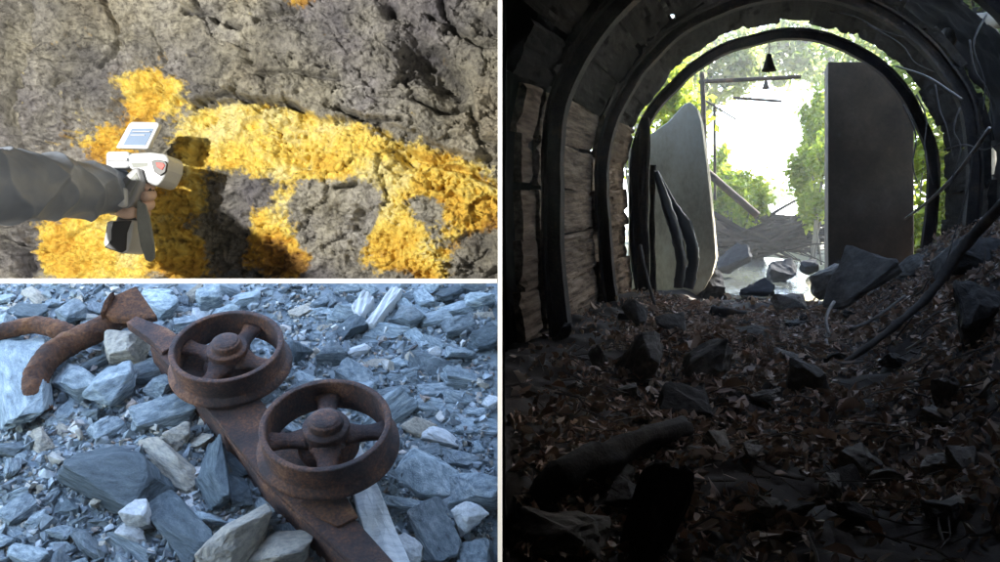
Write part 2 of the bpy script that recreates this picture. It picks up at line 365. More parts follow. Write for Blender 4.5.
crust = (1.3 * blob(146, 95, 24, 30) + .9 * blob(180, 90, 20, 12, -20) + 1.0 * blob(105, 145, 32, 26) + 1.5 * blob(235, 135, 60, 32, 8) + 1.5 * blob(310, 150, 65, 34, 14)
         + 1.3 * blob(400, 165, 60, 26, 25) + 1.5 * blob(470, 200, 50, 34, 22) + 1.2 * blob(70, 255, 60, 36) + 1.3 * blob(135, 225, 55, 50) + .9 * blob(195, 190, 26, 30)
         + 1.4 * blob(270, 235, 34, 46) + 1.3 * blob(415, 255, 42, 28, 25) + .7 * blob(300, 265, 22, 16) + 1.0 * blob(304, 7, 18, 7) + .9 * blob(390, 215, 16, 34) + .5 * blob(248, 62, 12, 8) + .8 * blob(185, 262, 26, 26)
         - 1.1 * blob(328, 225, 20, 36, -20) - 1.0 * blob(360, 208, 22, 28) - 1.1 * blob(430, 205, 22, 12, 15) - 1.1 * blob(482, 256, 22, 20) - 1.1 * blob(228, 212, 24, 32) - .6 * blob(340, 268, 26, 10) + .7 * blob(372, 262, 20, 14) + .8 * blob(385, 232, 24, 20)
         - 1.2 * blob(15, 265, 18, 38) - .5 * blob(268, 195, 14, 22) - .4 * blob(160, 130, 10, 12))
ledge = [(-40, 150), (60, 138), (128, 100), (160, 92), (196, 106), (235, 103), (262, 100), (300, 108), (325, 118), (395, 124), (418, 135), (450, 150), (516, 160)]
ly = np.interp(gx, [p[0] for p in ledge], [p[1] for p in ledge]) + 4 * fbm(gx / 14, gy * 0, None, 3, 5)
above = sstep(4, -1, wy * .35 + gy * .65 - ly)
crust = crust * (1 - .95 * sstep(178, 202, gx) * sstep(6, -4, gy - ly)) + 1.0 * blob(304, 7, 18, 7)
cn = np.clip(crust, 0, 1.15)
cmask = sstep(.33, .70, cn * .84 + .62 * fbm(gx / 24, gy / 20, None, 6, 33, .8) + .22 * fbm(gx / 3.5, gy / 3.5, None, 2, 37) - 14 * np.maximum(0, .004 - 1 * np.abs(facets(22, 211, 9)) * .03))
bigr = fbm(wx / 95, wy / 80, None, 4, 21)
mid = fbm(wx / 26, wy / 20, None, 4, 22, .55, ridged=True)
ang = wx * .35 + wy * .94
strata = fbm((wx * .94 - wy * .34) / 60, ang / 9, None, 3, 24, .5, ridged=True)
fine = fbm(gx / 6.5, gy / 6.0, None, 3, 23, .6)
fine2 = fbm(gx / 2.6, gy / 2.6, None, 2, 29, .6)
lump = np.abs(fbm(gx / 9, gy / 8, None, 3, 27, .6))
pits = sstep(.28, .52, fbm(gx / 7.5, gy / 6.5, None, 3, 91, .6)) * sstep(-.25, .35, fbm(gx / 60, gy / 50, None, 2, 92))
coarse = sstep(330, 470, gx) * .5 + .5
rough_ = .45 + .75 * sstep(-.3, .5, fbm(gx / 70, gy / 60, None, 3, 95)) * (.55 + .6 * sstep(200, 420, gx))
hgt = .040 * bigr + rough_ * (.014 * mid + .030 * facets(52, 201, 20) + .018 * facets(22, 211, 9) + .009 * facets(9, 221, 4)) + .007 * strata + .0045 * fine + .0028 * fine2 - .013 * pits
hgt = hgt + cmask * (.008 * (1 - 2 * lump) - .002)
hgt = hgt + .034 * above * sstep(150, 215, gx) + .012 * above * sstep(215, 120, gx)
# hollows, holes and cracks
hgt -= .085 * blob(432, 66, 30, 15, 42) + .05 * blob(452, 88, 15, 22, -20) + .06 * blob(392, 15, 7, 9) + .06 * blob(404, 157, 20, 5, 30) + .04 * blob(305, 163, 9, 6) + .04 * blob(362, 220, 9, 15)
hgt -= .035 * blob(448, 250, 20, 8, -25) + .03 * blob(470, 232, 16, 10, 30) + .045 * blob(10, 25, 14, 60) + .03 * blob(40, 125, 14, 6, -25) + .03 * blob(62, 84, 8, 4, -40) + .035 * blob(255, 62, 8, 20, -10) + .03 * blob(485, 150, 18, 8, 20)
for pts, wd, dp in (([(196, 106), (232, 98), (262, 104)], 2.2, .03), ([(268, 107), (290, 106), (303, 112)], 3, .035), ([(340, 112), (370, 122), (403, 123)], 2.2, .035),
                    ([(104, -5), (118, 28), (120, 52), (106, 68)], 3, .022), ([(28, 10), (22, 60), (8, 110), (20, 150)], 7, .03), ([(440, -5), (447, 22), (462, 40)], 3, .02), ([(265, 80), (300, 77), (340, 82)], 2.0, .022),
                    ([(262, 26), (285, 20), (300, 16)], 2.5, .02), ([(415, 100), (440, 112), (470, 108)], 3, .03), ([(336, 188), (356, 184)], 1.8, .03), ([(196, 20), (215, 18), (222, 26)], 3, .03), ([(232, 30), (246, 32)], 2.5, .03),
                    ([(0, 240), (25, 250), (28, 285)], 4, .03), ([(155, 30), (168, 62)], 2, .012), ([(60, 60), (95, 62)], 2, .01), ([(380, 130), (420, 160), (470, 172), (500, 185)], 2.5, .02), ([(470, 110), (480, 140), (515, 150)], 3, .02), ([(430, 20), (480, 50), (515, 52)], 2.5, .016)):
    d = polyd(pts) + 1.5 * fbm(gx / 6, gy / 6, None, 2, 44)
    hgt -= 1.5 * dp * np.exp(-(np.maximum(d, 0) / wd) ** 2)
Yv = YR - hgt
P = np.stack([(gx - 500) / 1000 * YR, Yv, CZ + (281 - gy) / 1000 * YR], -1)
keep = (P[..., 0] < -TH * .5 - .001) & (P[..., 2] > CZ - .04)
mR, n, l = mat_new('ochre_stained_rock')
out = n.new('ShaderNodeOutputMaterial'); b = n.new('ShaderNodeBsdfPrincipled'); b.inputs['Roughness'].default_value = .8; b.inputs['Specular IOR Level'].default_value = .35
tc = n.new('ShaderNodeTexCoord'); at_ = n.new('ShaderNodeAttribute'); at_.attribute_name = 'crust'
def noise(sc, det=6, rg=.6):
    z = n.new('ShaderNodeTexNoise'); z.inputs['Scale'].default_value = sc; z.inputs['Detail'].default_value = det; z.inputs['Roughness'].default_value = rg; l.new(tc.outputs['Object'], z.inputs['Vector']); return z
g1 = noise(7, 9, .66); g2 = noise(90, 6, .7); g3 = noise(3.2, 4); y1 = noise(9, 7, .65); y2 = noise(75, 5, .7)
rg = ramp(n, [(.28, (.10, .098, .10)), (.43, (.19, .185, .17)), (.53, (.29, .28, .245)), (.64, (.39, .38, .345)), (.78, (.52, .52, .51))]); l.new(g1.outputs[0], rg.inputs[0])
rv = ramp(n, [(.30, (1.0, .91, .78)), (.43, (1.08, 1.05, .97)), (.52, (.92, .91, .95)), (.66, (.70, .68, .90))]); l.new(g3.outputs[0], rv.inputs[0])
mu = n.new('ShaderNodeMix'); mu.data_type = 'RGBA'; mu.blend_type = 'MULTIPLY'; mu.inputs[0].default_value = 1; l.new(rg.outputs[0], mu.inputs[6]); l.new(rv.outputs[0], mu.inputs[7])
rs = ramp(n, [(.34, (.25, .24, .25)), (.47, (.9, .9, .9)), (.68, (1.4, 1.4, 1.36))]); l.new(g2.outputs[0], rs.inputs[0])
mu2 = n.new('ShaderNodeMix'); mu2.data_type = 'RGBA'; mu2.blend_type = 'MULTIPLY'; mu2.inputs[0].default_value = .85; l.new(mu.outputs[2], mu2.inputs[6]); l.new(rs.outputs[0], mu2.inputs[7])
ry = ramp(n, [(.26, (.30, .16, .04)), (.38, (.62, .36, .05)), (.49, (.78, .53, .085)), (.60, (.84, .65, .15)), (.74, (.80, .70, .32))]); yb = n.new('ShaderNodeMath'); yb.operation = 'MULTIPLY_ADD'; yb.inputs[1].default_value = .9; yg = noise(4.5, 5, .6); l.new(yg.outputs[0], yb.inputs[0]); yc = n.new('ShaderNodeMath'); yc.operation = 'ADD'; yc.inputs[1].default_value = -.45; l.new(y1.outputs[0], yb.inputs[2]); l.new(yb.outputs[0], yc.inputs[0]); l.new(yc.outputs[0], ry.inputs[0])
rs2 = ramp(n, [(.28, (.40, .34, .30)), (.45, (1, 1, 1)), (.75, (1.1, 1.1, 1.05))]); l.new(y2.outputs[0], rs2.inputs[0])
mu3 = n.new('ShaderNodeMix'); mu3.data_type = 'RGBA'; mu3.blend_type = 'MULTIPLY'; mu3.inputs[0].default_value = .8; l.new(ry.outputs[0], mu3.inputs[6]); l.new(rs2.outputs[0], mu3.inputs[7])
mm = n.new('ShaderNodeMix'); mm.data_type = 'RGBA'; l.new(at_.outputs['Fac'], mm.inputs[0]); l.new(mu2.outputs[2], mm.inputs[6]); l.new(mu3.outputs[2], mm.inputs[7])
l.new(mm.outputs[2], b.inputs['Base Color'])
bp = n.new('ShaderNodeBump'); bp.inputs['Strength'].default_value = .9; bp.inputs['Distance'].default_value = .01; l.new(g2.outputs[0], bp.inputs['Height']); l.new(bp.outputs[0], b.inputs['Normal'])
l.new(b.outputs[0], out.inputs[0])
o = grid_obj('mine_wall', P, mR, smooth=True)
a = o.data.attributes.new('crust', 'FLOAT', 'POINT'); a.data.foreach_set('value', cmask.ravel().astype(np.float32))
# trim beyond the boards and give it a solid back
bm = bmesh.new(); bm.from_mesh(o.data)
bmesh.ops.delete(bm, geom=[v for v in bm.verts if v.co.x > -TH * .5 - .001 or v.co.z < CZ - .0005], context='VERTS'); bm.to_mesh(o.data); bm.free()
tag(o, 'rough grey mine wall crusted with bright yellow ochre', 'mine wall')
# the same wall carried on round the picture, out to roof and side, and its solid back
gxs = np.linspace(-1.72, -.003, 80); gzs = np.linspace(CZ - .001, CZ + 1.7, 80); X, Z = np.meshgrid(gxs, gzs)
Yb_ = YR + .10 + .05 * fbm(X * 4, Z * 4, None, 4, 61) - .10 * np.maximum(sstep(-.84, -.92, X), sstep(CZ + .50, CZ + .56, Z))
tag(grid_obj('gallery_end_rock', np.stack([X, Yb_, Z], -1), M['trock']), kind='structure')
# ------------------------------------------------------------------ arm, hand and analyser
YA = .11
def an_at(px, py, Y): return at(px, py, Y + YA)
per = empty('person', an_at(120, 195, 1.38))
tag(per, 'outstretched arm in dark padded jacket sleeve holding the analyser', 'person')
m, n, l = mat_new('navy_jacket_fabric')
M['jacket'] = rockmat('navy_jacket_fabric', [(.3, (.19, .225, .285)), (.7, (.24, .275, .335))], 20, .5, .06, 300, 0, spec=.3)
path = np.array([an_at(-330, 230, .56), an_at(-120, 190, .78), an_at(5, 187, 1.0), an_at(45, 187, 1.12), an_at(85, 190, 1.26), an_at(119, 191, 1.385)]); prad = np.array([.052, .048, .0425, .0415, .0395, .0335])
M['shell'] = plain('pale_grey_plastic', (.62, .65, .68), .35, var=.04)
M['midgrey'] = plain('mid_grey_plastic', (.30, .31, .33), .45, var=.06)
M['black'] = plain('black_plastic', (.022, .023, .026), .45, var=.1)
M['screen'] = plain('blue_grey_screen', (.24, .32, .46), .15, var=.05)
M['red'] = plain('red_mark', (.45, .04, .03), .5)
M['strapm'] = plain('grey_webbing', (.27, .285, .27), .8, var=.1, scale=60)
nt_, na_ = 420, 140
u = np.linspace(0, 5, nt_); kk = np.arange(6)
Pc = np.stack([np.interp(u, kk, path[:, i]) for i in range(3)], -1)
ker = np.hanning(61); ker /= ker.sum()
for i in range(3): Pc[:, i] = np.convolve(np.pad(Pc[:, i], 30, mode='reflect', reflect_type='odd'), ker, 'valid')
pr = np.interp(u, kk, prad)
D = np.gradient(Pc, axis=0); D /= np.linalg.norm(D, axis=1)[:, None]
A = np.cross(D, np.array([0, 0, 1.])); A /= np.linalg.norm(A, axis=1)[:, None]; B = np.cross(A, D)
an = np.linspace(0, 2 * math.pi, na_, endpoint=False)
U, AN = np.meshgrid(np.concatenate([[0], np.cumsum(np.linalg.norm(np.diff(Pc, axis=0), axis=1))]), an, indexing='ij')
cx_, sx_ = np.cos(AN), np.sin(AN)
ph = U * 58 + 2.2 * np.sin(AN + .6) + .7 * np.sin(2 * AN + .4) + 3.2 * fbm(cx_ * .8, sx_ * .8, U * 5, 2, 14)
fold = 1 - np.abs(np.sin(ph * .5)) ** 1.0
ph2 = U * 34 - 2.8 * np.sin(AN - .6) + 3 * fbm(cx_ * .9 + 4, sx_ * .9, U * 6, 2, 15)
fold2 = 1 - np.abs(np.sin(ph2 * .5)) ** 1.0
amp = .55 + .45 * fbm(cx_ * 1.3, sx_ * 1.3, U * 10, 2, 16)
rad = pr[:, None] * (1 + .06 * fbm(cx_ * .9, sx_ * .9, U * 12, 2, 19)) - .004 + .0085 * fold ** 1.6 * amp + .0090 * fold2 ** 1.7 * (1.1 - amp) + .0007 * fbm(cx_ * 4, sx_ * 4, U * 40, 2, 18)
rad = rad * (1 - .12 * sstep(U.max() - .012, U.max(), U))
P = Pc[:, None] + rad[..., None] * (cx_[..., None] * A[:, None] + sx_[..., None] * B[:, None])
Pw = np.concatenate([P, P[:, :1]], 1)
sl = grid_obj('jacket_sleeve', Pw, M['jacket'])
put(sl, per)
bmw = bmesh.new(); bmw.from_mesh(sl.data); bmesh.ops.remove_doubles(bmw, verts=bmw.verts, dist=1e-5); bmesh.ops.recalc_face_normals(bmw, faces=bmw.faces); bmw.to_mesh(sl.data); bmw.free()
capc = Pc[0]; nn_ = len(an); mesh_obj('sleeve_end', [tuple(p) for p in P[0]] + [tuple(capc - D[0] * .02)], [(k, (k + 1) % nn_, nn_) for k in range(nn_)], M['jacket'], sl, True)
cuff = tube('knitted_cuff', [an_at(112, 191.5, 1.36), an_at(118, 192, 1.382), an_at(122.5, 193, 1.398)], [.029, .0305, .0285], M['midgrey'], sl, 28, .05, 5, 6, 1, 160)
m_ = sl.modifiers.new('thickness', 'SOLIDIFY'); m_.thickness = .003; m_.offset = -1
# hand as one skinned surface
def skin_obj(name, joints, edges, mat, parent, sub=2):
    me = bpy.data.meshes.new(name); me.from_pydata([tuple(j[0]) for j in joints], edges, []); me.update()
    o = bpy.data.objects.new(name, me); link(o)
    bmx = bmesh.new(); bmx.from_mesh(me); ly_ = bmx.verts.layers.skin.verify()
    bmx.verts.ensure_lookup_table()
    for v, j in zip(bmx.verts, joints):
        v[ly_].radius = (j[1], j[1]); v[ly_].use_root = (v.index == 0)
    bmx.to_mesh(me); bmx.free()
    s = o.modifiers.new('skin', 'SKIN'); s.use_smooth_shade = True; s.branch_smoothing = .4
    q = o.modifiers.new('sub', 'SUBSURF'); q.levels = sub; q.render_levels = sub
    me.materials.append(mat); put(o, parent); return o
M['skin'] = rockmat('skin', [(.3, (.70, .48, .38)), (.7, (.80, .58, .47))], 12, .5, .1, 200, 0)
YH = 1.375
J = [(an_at(112, 192, 1.37), .024), (an_at(122, 200, 1.40), .026), (an_at(131, 201, 1.405), .023)]; E = [(0, 1), (1, 2)]
def finger(pts, rad, root=2):
    k = root
    for (x, y, Y), r_ in zip(pts, rad):
        J.append((an_at(x, y, Y), r_)); E.append((k, len(J) - 1)); k = len(J) - 1
finger([(144, 183, 1.42), (151, 184, 1.39), (150, 186, 1.355), (143, 187, 1.34)], [.012, .0095, .009, .008])
finger([(143, 193, 1.42), (151, 194, 1.39), (150, 196, 1.352), (142, 197, 1.335)], [.012, .0098, .0092, .008])
finger([(142, 203, 1.42), (150, 204, 1.39), (148, 206, 1.352), (140, 207, 1.337)], [.012, .0092, .0088, .0078])
finger([(139, 212, 1.415), (146, 213, 1.39), (144, 215, 1.355), (137, 216, 1.34)], [.011, .0085, .008, .007])
finger([(122, 210, 1.36), (128, 213, 1.335), (136, 212, 1.325)], [.013, .0105, .009], root=1)
skin_obj('hand', J, E, M['skin'], per, 2)
# analyser
def prism(name, outline, Y0, thick, mat, parent, bev=.002, seg=2, tilt=None):
    """outline in pixels at distance Y0, given real thickness away from the camera; tilt adds depth per pixel of y"""
    bm = bmesh.new(); f_, b_ = [], []
    cy = sum(p[1] for p in outline) / len(outline)
    for x, y in outline:
        p = an_at(x, y, Y0); dy = 0 if not tilt else (y - cy) * tilt
        f_.append(bm.verts.new(p + Vector((0, dy, 0)))); b_.append(bm.verts.new(p + Vector((0, dy + thick, 0))))
    bm.faces.new(f_); bm.faces.new(b_[::-1]); k = len(f_)
    for i in range(k): bm.faces.new((f_[(i + 1) % k], f_[i], b_[i], b_[(i + 1) % k]))
    bmesh.ops.recalc_face_normals(bm, faces=bm.faces)
    o = bm_obj(name, bm, mat, parent)
    if bev: bevel(o, bev, seg)
    return o
def rrect(x0, y0, x1, y1, r, n=5):
    pts = []
    for cx, cy, a0 in ((x1 - r, y0 + r, -90), (x1 - r, y1 - r, 0), (x0 + r, y1 - r, 90), (x0 + r, y0 + r, 180)):
        for i in range(n): a = R(a0 + 90 * i / (n - 1)); pts.append((cx + r * math.cos(a), cy + r * math.sin(a)))
    return pts
ana = empty('handheld_analyser', an_at(135, 250, 1.38))
tag(ana, 'pale grey handheld analyser with tilted screen pointed at the ochre rock', 'analyser')
body = prism('body', [(128, 153), (150, 152), (166, 154), (168, 160), (167, 170), (161, 183), (154, 187), (145, 181), (139, 171), (128, 169)], 1.335, .075, M['shell'], ana, .008, 4)
prism('rear_barrel', rrect(105, 151, 129, 168, 4), 1.34, .06, M['shell'], ana, .006, 4)
prism('barrel_band', [(107, 158), (127, 158), (127, 161), (107, 161)], 1.337, .004, M['midgrey'], ana, .0005)
dsp = prism('display', [(118, 149), (127, 123.5), (130, 121), (156, 121.5), (158, 124), (150, 150)], 1.35, .016, M['shell'], ana, .003, 3, tilt=-.0006)
prism('screen', [(124.5, 145.5), (130.5, 128), (152.5, 128), (146.5, 146)], 1.3452, .003, M['screen'], dsp, .0004, tilt=-.0006)
for k_ in range(4): prism('readout_line', [(131.5 - 2.1 * k_ + 1.0, 131 + 3.6 * k_), (150 - 2.1 * k_ - 3 * (k_ % 2), 131 + 3.6 * k_), (149.6 - 2.1 * k_ - 3 * (k_ % 2), 132 + 3.6 * k_), (131.1 - 2.1 * k_ + 1.0, 132 + 3.6 * k_)], 1.3446 - (.0036 * 0), .002, M['midgrey'], dsp, 0, tilt=0)
for k_ in range(3): prism('button', rrect(121.5 + 7 * k_, 147.2, 126 + 7 * k_, 149, .8, 3), 1.3475, .003, M['midgrey'], dsp, .0004)
prism('seam', [(129, 160.6), (151, 159.8), (151, 160.4), (129, 161.2)], 1.3342, .002, M['midgrey'], body, 0)
prism('side_label', [(131, 163), (148, 162.5), (147, 167), (133, 167.5)], 1.3342, .002, M['strapm'], body, .0003)
prism('trigger', [(146, 184), (151, 186), (149, 195), (145, 193)], 1.345, .02, M['black'], ana, .002)
win = prism('nose_window', [(151, 161), (157, 159.5), (165, 161), (167, 164), (165.5, 172), (160, 176), (154, 172)], 1.332, .006, M['black'], ana, .001)
prism('red_mark', [(155.5, 162.5), (163, 163), (165, 165.5), (162, 170), (157, 167)], 1.3305, .003, M['red'], win, .0006)
mod = prism('side_module', [(113.5, 187), (133, 168), (138, 167), (141, 180), (133, 204), (128, 208), (119, 208), (114, 200)], 1.318, .05, M['midgrey'], ana, .004, 3)
prism('module_frame', [(124, 186), (136, 172), (139, 180), (131, 197), (124, 200)], 1.3165, .004, M['strapm'], mod, .0012)
prism('module_panel', [(126.5, 187), (135, 176.5), (137, 181), (130, 194), (126.5, 196)], 1.3155, .004, M['midgrey'], mod, .0008)
kn = prism('knob', rrect(116, 187, 125, 207, 4), 1.304, .016, M['shell'], mod, .004, 4)
prism('grip', [(124, 200), (146, 180), (143, 200), (136, 224), (112, 224)], 1.36, .034, M['midgrey'], ana, .008, 3)
ft = prism('battery_foot', [(106.5, 221), (134, 219.5), (131, 240), (127.5, 252), (122, 254), (104, 247), (103, 243)], 1.335, .075, M['shell'], ana, .006, 3)
prism('foot_panel', [(113, 221.5), (131, 220.5), (126.5, 233), (125.5, 250), (121, 253), (104, 247.5), (111, 240), (111, 230)], 1.332, .006, M['black'], ft, .0015)
stp = prism('strap', [(137, 200), (145, 204), (149, 216), (152, 232), (154.5, 250), (154, 259), (150, 262), (145, 260), (140, 246), (137, 228), (136, 214)], 1.322, .006, M['strapm'], ana, .002, 2)
# ================================================================== SCREE (lower left)
YB, K = 2.5, .65
SN = Vector((0, -K, 1)).normalized(); SU = Vector((0, 1, K)).normalized(); SX = Vector((1, 0, 0))
def scree_z(x, y):
    x = np.asarray(x, float); y = np.asarray(y, float)
    ye = np.where(y > 4.6, 4.6 + 2.0 * (1 - np.exp(-(np.maximum(y, 4.6) - 4.6) / 2.0)), y)
    return CZ - .28 * YB + K * (ye - YB) + .035 * fbm(x * 2.5, y * 2.5, None, 3, 31) + .012 * fbm(x * 14, y * 14, None, 3, 35)
def sp(px, py, lift=0):
    """point where a pixel's ray meets the scree (plane), lifted along its normal"""
    a, b = (px - 500) / 1000, (281 - py) / 1000
    # plane: n.(p-p0)=lift
    p0 = Vector((0, YB, CZ - .28 * YB)); d = Vector((a, 1, b))
    t = (lift + SN.dot(p0 - CO)) / SN.dot(d)
    return CO + d * t
xs = np.linspace(-4.2, -.004, 300); ys = np.linspace(1.4, 8.2, 380)
X, Y = np.meshgrid(xs, ys)
tag(grid_obj('scree_slope', np.stack([X, Y, scree_z(X, Y)], -1), M['slate']), kind='structure')
rng = random.Random(11); nrg = np.random.default_rng(5)
def hull_bm(seed, n=15, box=.75):
    r = random.Random(seed); bm = bmesh.new()
    for i in range(n):
        v = Vector((r.uniform(-1, 1), r.uniform(-1, 1), r.uniform(-1, 1)))
        m_ = max(abs(c) for c in v); v = v * (box / m_ + (1 - box)) if r.random() < .75 else v
        bm.verts.new(v * .5)
    bmesh.ops.convex_hull(bm, input=bm.verts)
    bmesh.ops.delete(bm, geom=[v for v in bm.verts if not v.link_faces], context='VERTS')
    bmesh.ops.dissolve_limit(bm, angle_limit=R(14), verts=bm.verts, edges=bm.edges)
    bmesh.ops.triangulate(bm, faces=bm.faces)
    return bm
def stone_mesh(name, seed, mat, cuts=3, rough=.05, n=15, box=.75):
    bm = hull_bm(seed, n, box)
    bmesh.ops.bevel(bm, geom=bm.edges[:], offset=.022, segments=1, affect='EDGES', clamp_overlap=True)
    bmesh.ops.triangulate(bm, faces=bm.faces)
    for c in range(cuts):
        es = [e for e in bm.edges if e.calc_length() > .13]
        if es: bmesh.ops.subdivide_edges(bm, edges=es, cuts=1); bmesh.ops.triangulate(bm, faces=[f for f in bm.faces if len(f.verts) > 3])
    bm.normal_update(); bm.verts.ensure_lookup_table()
    co = np.array([v.co for v in bm.verts])
    nz = fbm(co[:, 0] * 4 + seed, co[:, 1] * 4, co[:, 2] * 7, 3, seed)
    step = np.abs(fbm(co[:, 0] * 2 + seed, co[:, 1] * 2, co[:, 2] * 12, 2, seed + 7))
    for v, a, b_ in zip(bm.verts, nz, step): v.co += v.normal * (rough * a - rough * .7 * b_)
    me = bpy.data.meshes.new(name); bm.to_mesh(me); bm.free(); me.materials.append(mat); return me
TEMPL = {k: [stone_mesh('stone', 100 + i * 7 + j * 131, M[k], 3, .05, 12 + i % 5) for i in range(7)] for j, k in enumerate(('slate', 'dark', 'tan', 'pale'))}
BLK = {k: [stone_mesh('stone', 700 + i * 7 + j * 31, M[k], 3, .045, 22, .96) for i in range(4)] for j, k in enumerate(('slate', 'dark', 'tan', 'pale'))}
def inst(name, me, loc, axes, dims):
    o = bpy.data.objects.new(name, me); C.objects.link(o)
    a, b_, c_ = axes
    Mx = Matrix(((a.x, b_.x, c_.x), (a.y, b_.y, c_.y), (a.z, b_.z, c_.z)))
    o.rotation_mode = 'XYZ'; o.rotation_euler = Mx.to_euler(); o.location = loc; o.scale = dims
    return o
placed = []          # (x, slope coordinate, radius)
def sl_co(p): return p.x, (p - Vector((0, YB, CZ - .28 * YB))).dot(SU)
def stone_px(p0, p1, wpx, kind, label, tidx=0, thick=.62, lift=.3, roll=0, name='stone', group=None, cat='stone'):
    """a stone whose long axis runs between two picture points on the scree"""
    a = sp(*p0); b_ = sp(*p1); Ym = (a.y + b_.y) / 2; W = wpx / 1000 * Ym * 1.12; T = W * thick
    a = sp(*p0, T * lift); b_ = sp(*p1, T * lift); ax = b_ - a; L = ax.length * 1.04; ax.normalize()
    nn = (SN - ax * SN.dot(ax)).normalized(); nn = Matrix.Rotation(R(roll), 3, ax) @ nn; bb = nn.cross(ax)
    o = inst(name, (TEMPL[kind][tidx % 7] if 'triang' in label or 'wedge' in label or 'splinter' in label else BLK[kind][tidx % 4]), (a + b_) / 2, (ax, bb, nn), (L, W, T))
    tag(o, label, cat, group)
    x, v = sl_co((a + b_) / 2)
    k = max(1, int(L / W + .5))
    for i in range(k):
        q = a.lerp(b_, (i + .5) / k); x, v = sl_co(q); placed.append((x, v, W * .55))
    return o
H = [
 ((66, 452), (166, 498), 56, 'dark', 'largest dark blue slate slab, lying below the flat blue stone left of the beam', 3, .5),
 ((136, 443), (199, 482), 27, 'tan', 'long tan stone with a pointed end lying across the dark slab', 1, .8),
 ((207, 442), (217, 503), 29, 'dark', 'upright blunt bar of dark slate standing beside the beam below the wheels', 2, .9),
 ((148, 490), (203, 556), 34, 'dark', 'tapering dark green slate slab slanting down under the long tan stone', 4, .5),
 ((262, 503), (212, 562), 44, 'tan', 'big tan and blue stone at the bottom edge left of the beam', 5, .8),
 ((128, 512), (153, 522), 27, 'pale', 'rounded whitish stone at the tip of the largest dark slab', 6, .9),
 ((121, 530), (144, 542), 15, 'pale', 'small egg shaped pale stone just below the rounded whitish one', 0, .9),
 ((100, 528), (152, 562), 15, 'slate', 'narrow pale blue slate splinter at the bottom edge', 1, .7),
 ((2, 520), (36, 502), 24, 'slate', 'blue grey slate block with a flat top on the far left edge', 2, .6),
 ((12, 548), (45, 562), 22, 'slate', 'flat blue slate cut off by the bottom left corner', 3, .6),
 ((96, 405), (128, 368), 40, 'slate', 'triangular blue stone standing inside the curve of the hook', 4, .7),
 ((58, 372), (100, 392), 30, 'slate', 'blue slate chunk under the hook', 5, .8),
 ((132, 420), (196, 408), 34, 'slate', 'wide flat blue stone left of the lower wheel, below the upper one', 6, .55),
 ((106, 352), (150, 345), 36, 'tan', 'olive grey stone wedged under the rusty bracket', 2, .9),
 ((22, 345), (26, 420), 44, 'slate', 'large smooth pale blue boulder at left edge beneath the rusty bar', 0, .6),
 ((450, 488), (506, 490), 36, 'slate', 'large blue grey slab at right edge, shaded on its left side', 1, .7),
 ((456, 522), (486, 512), 30, 'pale', 'squarish white block near the bottom right corner', 3, .9),
 ((424, 505), (446, 562), 36, 'slate', 'long pale blue slab running down to the bottom edge beside the plank', 2, .45),
 ((382, 500), (428, 508), 15, 'slate', 'thin pinkish slate wedge right of the white plank', 4, .6),
 ((396, 312), (424, 322), 24, 'slate', 'dark edged blue stone right of the two pale wood chunks', 5, .7),
 ((420, 322), (452, 318), 17, 'slate', 'smooth oval blue stone next to the dark edged one at the top', 6, .7),
 ((444, 330), (474, 322), 20, 'slate', 'purple blue slab below the top edge near the upper right', 0, .6),
 ((466, 345), (500, 335), 24, 'dark', 'dark purple slate at the right edge near the top', 1, .7),
 ((374, 396), (410, 392), 15, 'slate', 'flat blue slab right of the lower wheel rim', 2, .5),
 ((362, 366), (392, 364), 12, 'tan', 'thin tan stone right of the two wheels', 3, .6),
 ((412, 402), (458, 412), 18, 'slate', 'long layered blue slab at right of the lower wheel', 4, .5),
 ((428, 353), (442, 351), 12, 'pale', 'small white stone in the right middle of the scree', 5, .8),
 ((484, 408), (502, 402), 16, 'pale', 'bright white stone at the right edge', 6, .9),
 ((246, 508), (232, 478), 20, 'dark', 'dark slate chip against the left side of the beam', 0, .8),
 ((232, 450), (246, 478), 18, 'dark', 'mossy dark stone touching the beam under the wheels', 4, .8),
 ((150, 300), (172, 312), 24, 'slate', 'blue stone above the upper wheel on its left', 2, .7),
 ((196, 300), (222, 296), 24, 'slate', 'grey blue stone at the top edge above the upper wheel', 3, .8),
 ((60, 318), (85, 308), 22, 'slate', 'grey stone with tan spots behind the rusty bar', 6, .7),
 ((155, 312), (178, 314), 9, 'pale', 'flat whitish stone beside the rusty bracket', 1, .6),
 ((20, 292), (45, 300), 18, 'tan', 'pinkish flat stone in the top left corner', 5, .5),
 ((5, 308), (46, 314), 18, 'dark', 'dark slate ledge behind the rusty bar at left edge', 5, .5),
 ((262, 425), (296, 408), 30, 'pale', 'pale pinkish stone seen through the spokes of the lower wheel', 2, .5),
 ((216, 375), (246, 372), 16, 'slate', 'blue stone seen through the spokes of the upper wheel', 5, .5),
 ((30, 432), (48, 448), 17, 'tan', 'brown grey stone above the fine gravel at left', 1, .8),
 ((92, 438), (122, 422), 22, 'slate', 'layered blue stone above the largest dark slab', 0, .7),
 ((150, 395), (168, 380), 22, 'slate', 'narrow blue stone leaning to the beam by the upper wheel', 1, .8),
 ((90, 500), (104, 506), 14, 'tan', 'little orange tan stone under the left end of the dark slab', 3, .9),
 ((396, 462), (440, 450), 20, 'slate', 'broken pale slab right of the lower wheel', 3, .5),
 ((440, 455), (480, 462), 20, 'slate', 'flat bluish slab above the large right hand slab', 5, .5),
 ((455, 425), (500, 432), 22, 'slate', 'blue slab at right edge under the white stone', 6, .5),
 ((398, 540), (420, 560), 20, 'pale', 'white rounded stone at the foot of the plank', 0, .7),
]
for i, (a, b_, wp, kind, lab, ti, thk) in enumerate(H):
    stone_px(a, b_, wp, kind, lab, ti, thk, .52)
